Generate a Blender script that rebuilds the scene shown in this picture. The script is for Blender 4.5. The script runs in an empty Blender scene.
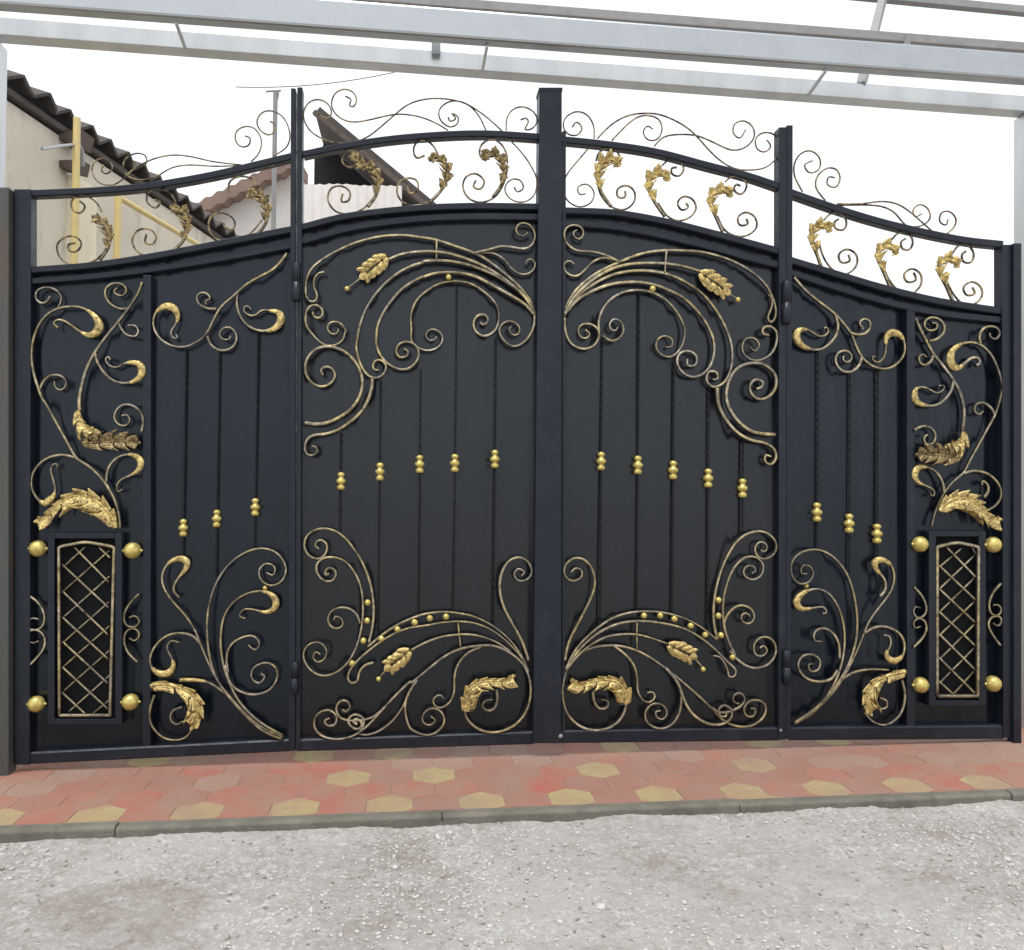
import bpy, math, random
from mathutils import Vector, Matrix, noise
random.seed(7)
C = bpy.context.scene
COL = C.collection

# ---------------------------------------------------------------- camera
F = 820.0
W_, H_ = 1024.0, 950.0
CAM = Vector((-0.6622, -3.8954, 1.2409))
YAW, PIT, ROL = 0.123, 0.0147, 0.0103
fw = Vector((math.sin(YAW)*math.cos(PIT), math.cos(YAW)*math.cos(PIT), math.sin(PIT)))
r0 = Vector((math.cos(YAW), -math.sin(YAW), 0))
u0 = r0.cross(fw)
rt = r0*math.cos(ROL) + u0*math.sin(ROL)
up = -r0*math.sin(ROL) + u0*math.cos(ROL)
cam = bpy.data.cameras.new('camera')
cam.sensor_fit = 'HORIZONTAL'; cam.sensor_width = 36.0
cam.lens = F/W_*36.0
cam.clip_start = 0.05; cam.clip_end = 2000
cam_ob = bpy.data.objects.new('camera', cam); COL.objects.link(cam_ob)
M = Matrix((rt, up, -fw)).transposed().to_4x4(); M.translation = CAM
cam_ob.matrix_world = M
C.camera = cam_ob

# ---------------------------------------------------------------- light
EXPOSURE = 0.85
SUN_EL, SUN_AZ = math.radians(72), math.radians(205)   # azimuth from +Y clockwise
w = bpy.data.worlds.new('World'); C.world = w; w.use_nodes = True
nt = w.node_tree; nt.nodes.clear()
sky = nt.nodes.new('ShaderNodeTexSky'); sky.sky_type = 'NISHITA'; sky.sun_disc = False
sky.sun_elevation = SUN_EL; sky.sun_rotation = SUN_AZ
sky.air_density = 1.0; sky.dust_density = 4.0; sky.ozone_density = 1.0
hs = nt.nodes.new('ShaderNodeHueSaturation'); hs.inputs['Saturation'].default_value = 0.25
cl = nt.nodes.new('ShaderNodeMix'); cl.data_type = 'RGBA'; cl.inputs[0].default_value = 0.75   # an even cloud deck over the clear sky
cl.inputs[7].default_value = (4.75, 4.85, 5.0, 1)
bg = nt.nodes.new('ShaderNodeBackground'); bg.inputs['Strength'].default_value = 0.15
wo = nt.nodes.new('ShaderNodeOutputWorld')
nt.links.new(sky.outputs[0], hs.inputs['Color']); nt.links.new(hs.outputs[0], cl.inputs[6]); nt.links.new(cl.outputs[2], bg.inputs[0]); nt.links.new(bg.outputs[0], wo.inputs[0])
sun = bpy.data.lights.new('sun', 'SUN'); sun.energy = 1.15; sun.angle = math.radians(25); sun.color = (1.0, 0.96, 0.9)
so = bpy.data.objects.new('sun', sun); COL.objects.link(so)
sd = Vector((math.sin(SUN_AZ)*math.cos(SUN_EL), math.cos(SUN_AZ)*math.cos(SUN_EL), math.sin(SUN_EL)))
so.rotation_euler = sd.to_track_quat('Z', 'Y').to_euler(); so.location = sd*20
vs = C.view_settings
C.display_settings.display_device = 'sRGB'
vs.view_transform = 'Standard'; vs.look = 'None'; vs.gamma = 1; vs.exposure = EXPOSURE; vs.use_curve_mapping = False

# ---------------------------------------------------------------- survey helpers: a sighted point of the photo onto a plane of the place
def ray(x, y):
    return (fw + rt*((x-W_/2)/F) + up*((H_/2-y)/F))
def hit(x, y, p, n):
    d = ray(x, y); t = (Vector(p)-CAM).dot(n)/d.dot(n)
    return CAM + d*t
def P(x, y, Y=0.0):
    return hit(x, y, (0, Y, 0), Vector((0, 1, 0)))
def G(x, y, Z=0.0):
    return hit(x, y, (0, 0, Z), Vector((0, 0, 1)))
def mpp(x, y, Y=0.0):
    return (P(x+.5, y, Y)-P(x-.5, y, Y)).length

# zoom frames used while measuring: origin and scale
ZF = {'px': (0, 0, 1), 'A': (10, 250, 6.333), 'B': (10, 380, 5.588), 'C': (0, 510, 3.519), 'D': (140, 240, 5.9375), 'E': (140, 480, 3.5185),
      'F': (295, 210, 7.308), 'G': (295, 330, 6.333), 'H': (410, 210, 6.786), 'I': (295, 510, 4.13), 'J': (410, 540, 4.634),
      'K': (555, 210, 6.786), 'L': (670, 230, 3.8), 'M': (555, 540, 4.634), 'N': (670, 510, 4.13), 'O': (780, 270, 7.308),
      'P': (780, 480, 3.585), 'Q': (900, 300, 8.258), 'R': (900, 390, 5.9375), 'S': (895, 510, 3.8),
      'T1': (0, 0, 3.276), 'T2': (290, 0, 3.793), 'T3': (550, 0, 3.793), 'T4': (770, 0, 3.0645), 'T5': (130, 80, 5.0), 'U': (0, 60, 4.318)}
def pts(*segs):
    """'A', x,y, x,y ... 'B', x,y ... -> list of photo points"""
    out = []; k = (0, 0, 1); i = 0
    while i < len(segs):
        if isinstance(segs[i], str):
            k = ZF[segs[i]]; i += 1
        else:
            out.append((k[0]+segs[i]/k[2], k[1]+segs[i+1]/k[2])); i += 2
    return out

# ---------------------------------------------------------------- materials
MATS = {}
def mat(name, build):
    m = bpy.data.materials.new(name); m.use_nodes = True
    n = m.node_tree; b = n.nodes['Principled BSDF']
    build(n, b); MATS[name] = m
    return m
def N(n, t, **kw):
    x = n.nodes.new(t)
    for k, v in kw.items():
        if k in x.inputs: x.inputs[k].default_value = v
        else: setattr(x, k, v)
    return x
def coords(n): return N(n, 'ShaderNodeTexCoord').outputs['Object']
def noise_fac(n, scale, detail=4, rough=.6, lo=.35, hi=.65, vec=None, stretch=None):
    t = N(n, 'ShaderNodeTexNoise', Scale=scale, Detail=detail, Roughness=rough)
    v = vec or coords(n)
    if stretch:
        mp = N(n, 'ShaderNodeMapping'); mp.inputs['Scale'].default_value = stretch
        n.links.new(v, mp.inputs[0]); v = mp.outputs[0]
    n.links.new(v, t.inputs['Vector'])
    r = N(n, 'ShaderNodeMapRange'); r.inputs['From Min'].default_value = lo; r.inputs['From Max'].default_value = hi
    n.links.new(t.outputs['Fac'], r.inputs[0])
    return r.outputs[0]
def mix(n, fac, a, b):
    m = N(n, 'ShaderNodeMix', data_type='RGBA')
    if fac is not None: n.links.new(fac, m.inputs[0])
    for i, c in ((6, a), (7, b)):
        if isinstance(c, tuple): m.inputs[i].default_value = (*c, 1)
        else: n.links.new(c, m.inputs[i])
    return m.outputs[2]
def bump(n, b, fac, strength, dist):
    x = N(n, 'ShaderNodeBump', Strength=strength, Distance=dist)
    n.links.new(fac, x.inputs['Height']); n.links.new(x.outputs[0], b.inputs['Normal'])
def vary(n, b, fac, lo, hi, sock='Roughness'):
    r = N(n, 'ShaderNodeMapRange'); r.inputs['To Min'].default_value = lo; r.inputs['To Max'].default_value = hi
    n.links.new(fac, r.inputs[0]); n.links.new(r.outputs[0], b.inputs[sock])

def f(n, b):
    n.links.new(mix(n, noise_fac(n, 2.5, 5), (.0028, .0048, .0092), (.0046, .0070, .0120)), b.inputs['Base Color'])
    vary(n, b, noise_fac(n, 9, 6), .20, .30); b.inputs['Specular IOR Level'].default_value = .44; b.inputs['Specular Tint'].default_value = (.82, .92, 1, 1)
    bump(n, b, noise_fac(n, 1.7, 2, .5, .2, .8, stretch=(3.6, 1, .12)), .8, .035)
mat('sheet_paint', f)
def f(n, b):
    n.links.new(mix(n, noise_fac(n, 2.5, 5), (.0046, .0054, .0072), (.0070, .0078, .0098)), b.inputs['Base Color'])
    vary(n, b, noise_fac(n, 9, 6), .20, .30); b.inputs['Specular IOR Level'].default_value = .52; b.inputs['Specular Tint'].default_value = (.86, .93, 1, 1)
    bump(n, b, noise_fac(n, 1.7, 2, .5, .2, .8, stretch=(3.6, 1, .12)), .8, .035)
mat('sheet_paint_reflected', f)  # same paint as the side panels; the centre's different reflection is tinted in
def f(n, b):
    dust = noise_fac(n, 5, 8, .75, .52, .8)
    n.links.new(mix(n, dust, (.0075, .0105, .017), (.024, .027, .034)), b.inputs['Base Color'])
    vary(n, b, noise_fac(n, 14, 6), .3, .5); b.inputs['Specular IOR Level'].default_value = .36; b.inputs['Specular Tint'].default_value = (.90, .95, 1, 1)
    bump(n, b, noise_fac(n, 60, 3), .15, .002)
mat('frame_paint', f)
def f(n, b):
    n.links.new(mix(n, noise_fac(n, 60, 4), (.003, .004, .006), (.006, .007, .010)), b.inputs['Base Color'])
    b.inputs['Roughness'].default_value = .5; b.inputs['Specular IOR Level'].default_value = .3
mat('black_iron', f)
def f(n, b):
    b.inputs['Base Color'].default_value = (.009, .010, .011, 1); b.inputs['Roughness'].default_value = .8; b.inputs['Specular IOR Level'].default_value = .12
mat('dark_void', f)
def f(n, b):   # black iron, gold dry-brushed over the proud front of the bars
    k = noise_fac(n, 24, 6, .78, .32, .68); k2 = noise_fac(n, 4, 3, .5, .38, .62)
    g = N(n, 'ShaderNodeNewGeometry'); sx = N(n, 'ShaderNodeSeparateXYZ'); n.links.new(g.outputs['Normal'], sx.inputs[0])
    fr = N(n, 'ShaderNodeMapRange'); fr.inputs['From Min'].default_value = -.62; fr.inputs['From Max'].default_value = -.95
    n.links.new(sx.outputs[1], fr.inputs[0])
    m0 = N(n, 'ShaderNodeMath', operation='MULTIPLY'); n.links.new(fr.outputs[0], m0.inputs[0]); n.links.new(k, m0.inputs[1])
    pr = N(n, 'ShaderNodeMapRange'); pr.inputs['To Min'].default_value = .42; n.links.new(noise_fac(n, 6.5, 4, .6, .36, .6), pr.inputs[0])
    mu = N(n, 'ShaderNodeMath', operation='MULTIPLY'); n.links.new(m0.outputs[0], mu.inputs[0]); n.links.new(pr.outputs[0], mu.inputs[1])
    gc = mix(n, k2, (.66, .58, .45), (.82, .66, .32))
    n.links.new(mix(n, mu.outputs[0], (.030, .026, .022), gc), b.inputs['Base Color'])
    b.inputs['Metallic'].default_value = .55
    vary(n, b, mu.outputs[0], .42, .34)
    bump(n, b, noise_fac(n, 90, 3), .3, .003)
mat('brushed_iron', f)
def f(n, b):   # crest iron is barely brushed
    k = noise_fac(n, 30, 5, .7, .42, .62)
    n.links.new(mix(n, k, (.024, .021, .018), (.36, .27, .14)), b.inputs['Base Color'])
    b.inputs['Metallic'].default_value = .5; b.inputs['Roughness'].default_value = .45
mat('crest_iron', f)
def f(n, b):
    k = noise_fac(n, 48, 6, .75, .34, .60)
    n.links.new(mix(n, k, (.11, .075, .028), (.76, .59, .24)), b.inputs['Base Color'])
    b.inputs['Metallic'].default_value = .6
    vary(n, b, k, .55, .33)
    bump(n, b, noise_fac(n, 90, 4), .5, .004)
mat('gold_leaf', f)
def f(n, b):
    k = noise_fac(n, 60, 6, .75, .40, .62)
    n.links.new(mix(n, k, (.045, .034, .02), (.52, .39, .18)), b.inputs['Base Color'])
    b.inputs['Metallic'].default_value = .55
    vary(n, b, k, .55, .35)
    bump(n, b, noise_fac(n, 90, 4), .5, .004)
mat('bronze_leaf', f)
def f(n, b):
    k = noise_fac(n, 40, 5, .7, .3, .55)
    n.links.new(mix(n, k, (.36, .285, .085), (.60, .485, .15)), b.inputs['Base Color'])
    b.inputs['Metallic'].default_value = .5; b.inputs['Roughness'].default_value = .33
    bump(n, b, noise_fac(n, 50, 3), .2, .003)
mat('gold_paint', f)
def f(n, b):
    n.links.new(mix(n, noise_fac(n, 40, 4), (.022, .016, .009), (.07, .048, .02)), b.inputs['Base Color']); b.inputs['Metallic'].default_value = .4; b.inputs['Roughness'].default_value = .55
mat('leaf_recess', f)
def f(n, b):
    k = noise_fac(n, 6, 6, .7, .4, .7)
    n.links.new(mix(n, k, (.42, .445, .46), (.37, .395, .41)), b.inputs['Base Color'])
    b.inputs['Metallic'].default_value = .85; vary(n, b, k, .3, .45)
mat('galvanised', f)
def f(n, b):
    k = noise_fac(n, 5, 7, .7, .4, .7, stretch=(1, 1, .2))
    n.links.new(mix(n, k, (.60, .62, .625), (.52, .54, .545)), b.inputs['Base Color']); b.inputs['Metallic'].default_value = .7; vary(n, b, k, .3, .45)
mat('white_steel', f)
def f(n, b):
    k = noise_fac(n, 12, 6, .7, .4, .7)
    n.links.new(mix(n, k, (.27, .27, .275), (.21, .21, .215)), b.inputs['Base Color']); b.inputs['Roughness'].default_value = .5
mat('grey_steel', f)
def f(n, b):
    k = noise_fac(n, 9, 7, .75, .5, .7, stretch=(1, 1, .4))
    n.links.new(mix(n, k, (.055, .058, .054), (.09, .062, .042)), b.inputs['Base Color']); vary(n, b, k, .45, .8)
mat('olive_steel', f)
def f(n, b):   # rendered wall
    k = noise_fac(n, 1.6, 8, .65, .35, .7); k2 = noise_fac(n, 4, 6, .7, .55, .75, stretch=(1, 1, .25))
    a = mix(n, k, (.72, .675, .57), (.63, .585, .49))
    n.links.new(mix(n, k2, a, (.25, .23, .2)), b.inputs['Base Color']); b.inputs['Roughness'].default_value = .9
    bump(n, b, noise_fac(n, 90, 5), .3, .006)
mat('render', f)
def f(n, b):
    k = noise_fac(n, 5, 7, .7, .4, .7, stretch=(1, 1, .3))
    n.links.new(mix(n, k, (.86, .80, .64), (.78, .71, .54)), b.inputs['Base Color']); b.inputs['Roughness'].default_value = .85
mat('cream_render', f)
def f(n, b):
    k = noise_fac(n, 7, 7, .7, .35, .7)
    n.links.new(mix(n, k, (.085, .075, .07), (.05, .045, .043)), b.inputs['Base Color']); b.inputs['Roughness'].default_value = .9
mat('old_slate', f)
def f(n, b):
    k = noise_fac(n, 8, 6, .7, .4, .7, stretch=(1, 1, 1))
    n.links.new(mix(n, k, (.115, .085, .07), (.06, .048, .042)), b.inputs['Base Color']); b.inputs['Roughness'].default_value = .8
mat('brown_wood', f)
def f(n, b):
    k = noise_fac(n, 3, 6, .7, .4, .7)
    n.links.new(mix(n, k, (.27, .185, .15), (.19, .13, .105)), b.inputs['Base Color']); b.inputs['Roughness'].default_value = .85
mat('red_roof', f)
def f(n, b):
    k = noise_fac(n, 2, 6, .7, .4, .7)
    n.links.new(mix(n, k, (.80, .77, .74), (.66, .62, .58)), b.inputs['Base Color']); b.inputs['Roughness'].default_value = .85
mat('white_render', f)
def f(n, b):
    n.links.new(mix(n, noise_fac(n, 3, 3), (.010, .010, .014), (.006, .006, .009)), b.inputs['Base Color']); b.inputs['Roughness'].default_value = .9
mat('attic_shade', f)  # near-black colour holds the shade inside the open attic
def f(n, b):
    k = noise_fac(n, 14, 6, .7, .35, .7)
    n.links.new(mix(n, k, (.74, .58, .22), (.62, .50, .25)), b.inputs['Base Color']); b.inputs['Roughness'].default_value = .5
mat('yellow_paint', f)
def tile(c1, c2):
    def f(n, b):
        vec = coords(n)
        k = noise_fac(n, 5, 7, .75, .38, .62, vec); d = noise_fac(n, 3.0, 8, .78, .38, .70, vec)
        s = noise_fac(n, 120, 3, .6, .45, .7, vec)
        a = mix(n, k, c1, c2)
        a = mix(n, d, a, (.285, .19, .148))
        m = N(n, 'ShaderNodeMix', data_type='RGBA', blend_type='MULTIPLY'); m.inputs[0].default_value = .35
        n.links.new(a, m.inputs[6]); mr = N(n, 'ShaderNodeMapRange'); mr.inputs['To Min'].default_value = 1; mr.inputs['To Max'].default_value = .55
        n.links.new(s, mr.inputs[0]); n.links.new(mr.outputs[0], m.inputs[7])
        n.links.new(m.outputs[2], b.inputs['Base Color']); b.inputs['Roughness'].default_value = .8
        bump(n, b, noise_fac(n, 160, 4, vec=vec), .4, .003)
    return f
mat('tile_red', tile((.36, .105, .078), (.32, .165, .115)))
mat('tile_grey', tile((.33, .21, .165), (.29, .18, .14)))
mat('tile_rose', tile((.32, .14, .108), (.28, .145, .11)))
mat('tile_yellow', tile((.38, .33, .15), (.37, .265, .135)))
def f(n, b):
    k = noise_fac(n, 8, 7, .7, .35, .65)
    n.links.new(mix(n, k, (.11, .105, .085), (.175, .165, .135)), b.inputs['Base Color']); b.inputs['Roughness'].default_value = .9
    bump(n, b, noise_fac(n, 120, 5), .5, .004)
mat('kerb_concrete', f)
def f(n, b):
    vec = coords(n)
    k = noise_fac(n, .9, 7, .72, .43, .57, vec); k2 = noise_fac(n, 26, 7, .75, .35, .65, vec)
    a = mix(n, k, (.48, .463, .437), (.315, .29, .257))
    a = mix(n, k2, a, (.50, .485, .465))
    vo = N(n, 'ShaderNodeTexVoronoi', Scale=85.0); n.links.new(vec, vo.inputs['Vector'])
    vr = N(n, 'ShaderNodeSeparateColor'); n.links.new(vo.outputs['Color'], vr.inputs[0])
    pr = N(n, 'ShaderNodeMapRange'); pr.inputs['From Min'].default_value = .6; n.links.new(vr.outputs[0], pr.inputs[0])
    pm = N(n, 'ShaderNodeMath', operation='MULTIPLY'); n.links.new(pr.outputs[0], pm.inputs[0]); n.links.new(noise_fac(n, 2.3, 5, .6, .35, .65, vec), pm.inputs[1])
    a = mix(n, pm.outputs[0], a, (.66, .655, .645))
    pd = N(n, 'ShaderNodeMapRange'); pd.inputs['From Min'].default_value = .97; n.links.new(vr.outputs[1], pd.inputs[0])
    a = mix(n, pd.outputs[0], a, (.22, .2, .175))
    dk = noise_fac(n, 60, 6, .75, .66, .76, vec); dk2 = noise_fac(n, 2.0, 8, .8, .53, .70, vec)
    a = mix(n, dk, a, (.22, .2, .175))
    a = mix(n, dk2, a, (.285, .25, .205))
    n.links.new(a, b.inputs['Base Color']); b.inputs['Roughness'].default_value = .95
    bump(n, b, noise_fac(n, 85, 8, .75, .3, .7, vec), .8, .009)
mat('crushed_stone', f)
def f(n, b):
    o = N(n, 'ShaderNodeObjectInfo'); g = N(n, 'ShaderNodeNewGeometry')
    r = N(n, 'ShaderNodeValToRGB'); r.color_ramp.elements[0].color = (.36, .335, .305, 1); r.color_ramp.elements[1].color = (.49, .48, .46, 1)
    e = r.color_ramp.elements.new(.12); e.color = (.30, .275, .245, 1)
    e = r.color_ramp.elements.new(.4); e.color = (.48, .46, .43, 1)
    n.links.new(g.outputs['Random Per Island'], r.inputs[0]); n.links.new(r.outputs[0], b.inputs['Base Color'])
    b.inputs['Roughness'].default_value = .95
mat('loose_stone', f)
def f(n, b):
    k = noise_fac(n, 1.2, 6); n.links.new(mix(n, k, (.30, .28, .25), (.2, .19, .17)), b.inputs['Base Color']); b.inputs['Roughness'].default_value = .95
mat('yard_earth', f)
def f(n, b):
    b.inputs['Base Color'].default_value = (.02, .02, .02, 1); b.inputs['Roughness'].default_value = .6
mat('cable_black', f)

# ---------------------------------------------------------------- mesh builder
class MB:
    def __init__(s): s.v = []; s.f = []; s.mi = []; s.smooth = []
    def add(s, vs, fs, mi=0, sm=False):
        o = len(s.v); s.v += [Vector(q) for q in vs]
        for q in fs:
            s.f.append([o+i for i in q]); s.mi.append(mi); s.smooth.append(sm)
    def box(s, a, b):
        x0, y0, z0 = [min(p, q) for p, q in zip(a, b)]; x1, y1, z1 = [max(p, q) for p, q in zip(a, b)]
        s.prism([(x0, z0), (x1, z0), (x1, z1), (x0, z1)], y0, y1)
    def hexa(s, front, back):
        """two quads (same winding, seen from the front) -> closed box"""
        v = list(front)+list(back)
        s.add(v, [(0, 1, 2, 3), (7, 6, 5, 4), (0, 4, 5, 1), (1, 5, 6, 2), (2, 6, 7, 3), (3, 7, 4, 0)])
    def prism(s, poly, y0, y1):
        n = len(poly); v = [(x, y0, z) for x, z in poly]+[(x, y1, z) for x, z in poly]
        fs = [tuple(range(n)), tuple(range(2*n-1, n-1, -1))]
        for i in range(n):
            j = (i+1) % n; fs.append((i, i+n, j+n, j))
        s.add(v, fs)
    def tube(s, path, r, k=8, sm=True):
        """round tube through world points"""
        s.rings([(p, r if not hasattr(r, '__len__') else r[i]) for i, p in enumerate(path)], k, sm)
    def rings(s, pr, k, sm):
        vs = []; n = len(pr); prev = None
        for i, (p, r) in enumerate(pr):
            a = pr[max(i-1, 0)][0]; b = pr[min(i+1, n-1)][0]
            t = (Vector(b)-Vector(a)).normalized()
            ref = prev if prev else (Vector((0, 0, 1)) if abs(t.z) < .9 else Vector((1, 0, 0)))
            x = (ref - t*ref.dot(t)).normalized(); prev = x; y = t.cross(x)
            for j in range(k):
                q = 2*math.pi*j/k + math.pi/k
                vs.append(Vector(p)+(x*math.cos(q)+y*math.sin(q))*r)
        fs = []
        for i in range(n-1):
            for j in range(k):
                fs.append((i*k+j, i*k+(j+1) % k, (i+1)*k+(j+1) % k, (i+1)*k+j))
        s.add(vs, fs, 0, sm)
        s.add([vs[j] for j in range(k)], [tuple(range(k-1, -1, -1))]); s.add([vs[(n-1)*k+j] for j in range(k)], [tuple(range(k))])
    def lathe(s, base, axis, prof, k=14):
        """prof: (distance along axis, radius)"""
        axis = Vector(axis).normalized()
        ref = Vector((0, 0, 1)) if abs(axis.z) < .9 else Vector((1, 0, 0))
        x = (ref-axis*ref.dot(axis)).normalized(); y = axis.cross(x); vs = []
        for h, r in prof:
            for j in range(k):
                q = 2*math.pi*j/k; vs.append(Vector(base)+axis*h+(x*math.cos(q)+y*math.sin(q))*max(r, 1e-4))
        fs = []
        for i in range(len(prof)-1):
            for j in range(k): fs.append((i*k+j, i*k+(j+1) % k, (i+1)*k+(j+1) % k, (i+1)*k+j))
        n = len(prof)
        fs.append(tuple(range(k-1, -1, -1))); fs.append(tuple((n-1)*k+j for j in range(k)))
        s.add(vs, fs, 0, True)
    def build(s, name, mats, parent=None, bevel=0):
        me = bpy.data.meshes.new(name)
        off = Vector((0, 0, 0))
        if parent is not None: off = Vector(parent.get('_b', (0, 0, 0)))
        me.from_pydata([v-off for v in s.v], [], s.f); me.validate()
        if not isinstance(mats, (list, tuple)): mats = [mats]
        for m in mats: me.materials.append(MATS[m])
        if len(me.polygons) == len(s.mi):
            me.polygons.foreach_set('material_index', s.mi); me.polygons.foreach_set('use_smooth', s.smooth)
        me.update()
        o = bpy.data.objects.new(name, me); COL.objects.link(o)
        if parent is not None:
            o.parent = parent; o['_b'] = tuple(off)
        if bevel:
            m = o.modifiers.new('bevel', 'BEVEL'); m.width = bevel; m.segments = 2; m.limit_method = 'ANGLE'
        return o

def thing(name, label, cat, base, group=None):
    o = bpy.data.objects.new(name, None); COL.objects.link(o); o.location = base; o['_b'] = tuple(base)
    o.empty_display_size = .1
    o['label'] = label; o['category'] = cat
    if group: o['group'] = group
    return o
def tag(o, label, cat, group=None):
    o['label'] = label; o['category'] = cat
    if group: o['group'] = group
    return o
def struct(o): o['kind'] = 'structure'; return o

def catmull(pp, per=6):
    out = []; n = len(pp)
    for i in range(n-1):
        p0 = pp[i-1] if i else (2*pp[0][0]-pp[1][0], 2*pp[0][1]-pp[1][1])
        p1, p2 = pp[i], pp[i+1]
        p3 = pp[i+2] if i+2 < n else (2*p2[0]-p1[0], 2*p2[1]-p1[1])
        def d(a, b): return max(math.hypot(a[0]-b[0], a[1]-b[1])**.5, 1e-4)
        t0 = 0; t1 = t0+d(p0, p1); t2 = t1+d(p1, p2); t3 = t2+d(p2, p3)
        for k in range(per):
            t = t1+(t2-t1)*k/per
            def L(a, b, ta, tb): return tuple((tb-t)/(tb-ta)*a[c]+(t-ta)/(tb-ta)*b[c] for c in (0, 1))
            A1 = L(p0, p1, t0, t1); A2 = L(p1, p2, t1, t2); A3 = L(p2, p3, t2, t3)
            B1 = L(A1, A2, t0, t2); B2 = L(A2, A3, t1, t3)
            out.append((*L(B1, B2, t1, t2), i+k/per))
    out.append((*pp[-1], n-1.0))
    return out

def smooth_line(sm, it=5):
    for _ in range(it):
        sm = [sm[0]]+[((sm[i-1][0]+2*sm[i][0]+sm[i+1][0])/4, (sm[i-1][1]+2*sm[i][1]+sm[i+1][1])/4, sm[i][2]) for i in range(1, len(sm)-1)]+[sm[-1]]
    return sm

def scroll(parent, pp, w=1.64, Y=-.026, gold=(), name='scroll', material='brushed_iron', taper=(1, .62), thick=None, jit=True):
    """a forged bar bent along the sighted points; w: half width in photo px; gold: (index, half width px, spread)"""
    sm = smooth_line(catmull(pp, 7)); n = len(sm)
    if jit: Y += random.uniform(-.004, .004)
    path = [P(x, y, Y) for x, y, t in sm]
    vs = []; K = 8; mi = []
    for i in range(n):
        t = (path[min(i+1, n-1)]-path[max(i-1, 0)]); t.normalize()
        nn = Vector((0, 1, 0)).cross(t).normalized()
        u = i/(n-1); a = w*(taper[0]+(taper[1]-taper[0])*u); g = 0
        for gi, gw, gs in gold:
            q = abs(sm[i][2]-gi)/gs
            if q < 1:
                e = (.5+.5*math.cos(math.pi*q)); a = max(a, a+(gw-a)*e); g = max(g, e)
        m = mpp(sm[i][0], sm[i][1], Y); a *= m; b = (thick or w)*m*(1.0 if g < .05 else 1+.5*g)
        for j in range(K):
            q = 2*math.pi*j/K+math.pi/K
            cx, sx = math.cos(q), math.sin(q)
            sx_ = math.copysign(abs(sx)**.8, sx); cx_ = math.copysign(abs(cx)**.8, cx)
            vs.append(path[i]+nn*cx_*a+Vector((0, 1, 0))*sx_*b)
        mi.append(1 if g > .12 else 0)
    mb = MB(); mb.v = vs
    for i in range(n-1):
        for j in range(K):
            mb.f.append([i*K+j, (i+1)*K+j, (i+1)*K+(j+1) % K, i*K+(j+1) % K]); mb.mi.append(mi[i]); mb.smooth.append(True)
    mb.f.append(list(range(K))); mb.f.append([(n-1)*K+j for j in range(K-1, -1, -1)])
    mb.mi += [0, 0]; mb.smooth += [False, False]
    return mb.build(name, [material, 'gold_leaf'], parent)

def petal(mb, o, d, nrm, L, Wd, lift, curl, ny=4, nx=7):
    """one lobe of a pressed leaf: starts at o, runs along d, bulges along -Y and its tip rolls back"""
    d = d.normalized(); s = nrm.normalized(); back = Vector((0, -1, 0)); vs = []; fs = []
    for i in range(nx):
        u = i/(nx-1); wd = Wd*(.35+.65*math.sin(math.pi*min(.98, .18+u*.80))**.8)*(1 if u < .9 else .55)
        for j in range(-ny//2, ny//2+1):
            v = j/(ny/2)
            z = lift*(math.sin(math.pi*min(1, u*.9+.1))*.9+.25)*(1-.75*abs(v)**1.6) - (.25*lift if j % 2 else 0)
            z += curl*max(0, u-.55)**2*2.2
            vs.append(o+d*(L*u)+s*(wd*v)+back*z)
    m = ny//2*2+1
    for i in range(nx-1):
        for j in range(m-1):
            fs.append((i*m+j, i*m+j+1, (i+1)*m+j+1, (i+1)*m+j))
    mb.add(vs, fs, 0, True)
    mb.add([v+Vector((0, .003, 0)) for v in vs], [q[::-1] for q in fs], 0, True)
    # rim
    rim = [i*m for i in range(nx)]+[(nx-1)*m+j for j in range(1, m)]+[i*m+m-1 for i in range(nx-2, -1, -1)]
    a = [vs[i] for i in rim]; b = [v+Vector((0, .003, 0)) for v in a]; k = len(a)
    mb.add(a+b, [(i, i+1, k+i+1, k+i) for i in range(k-1)])

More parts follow.
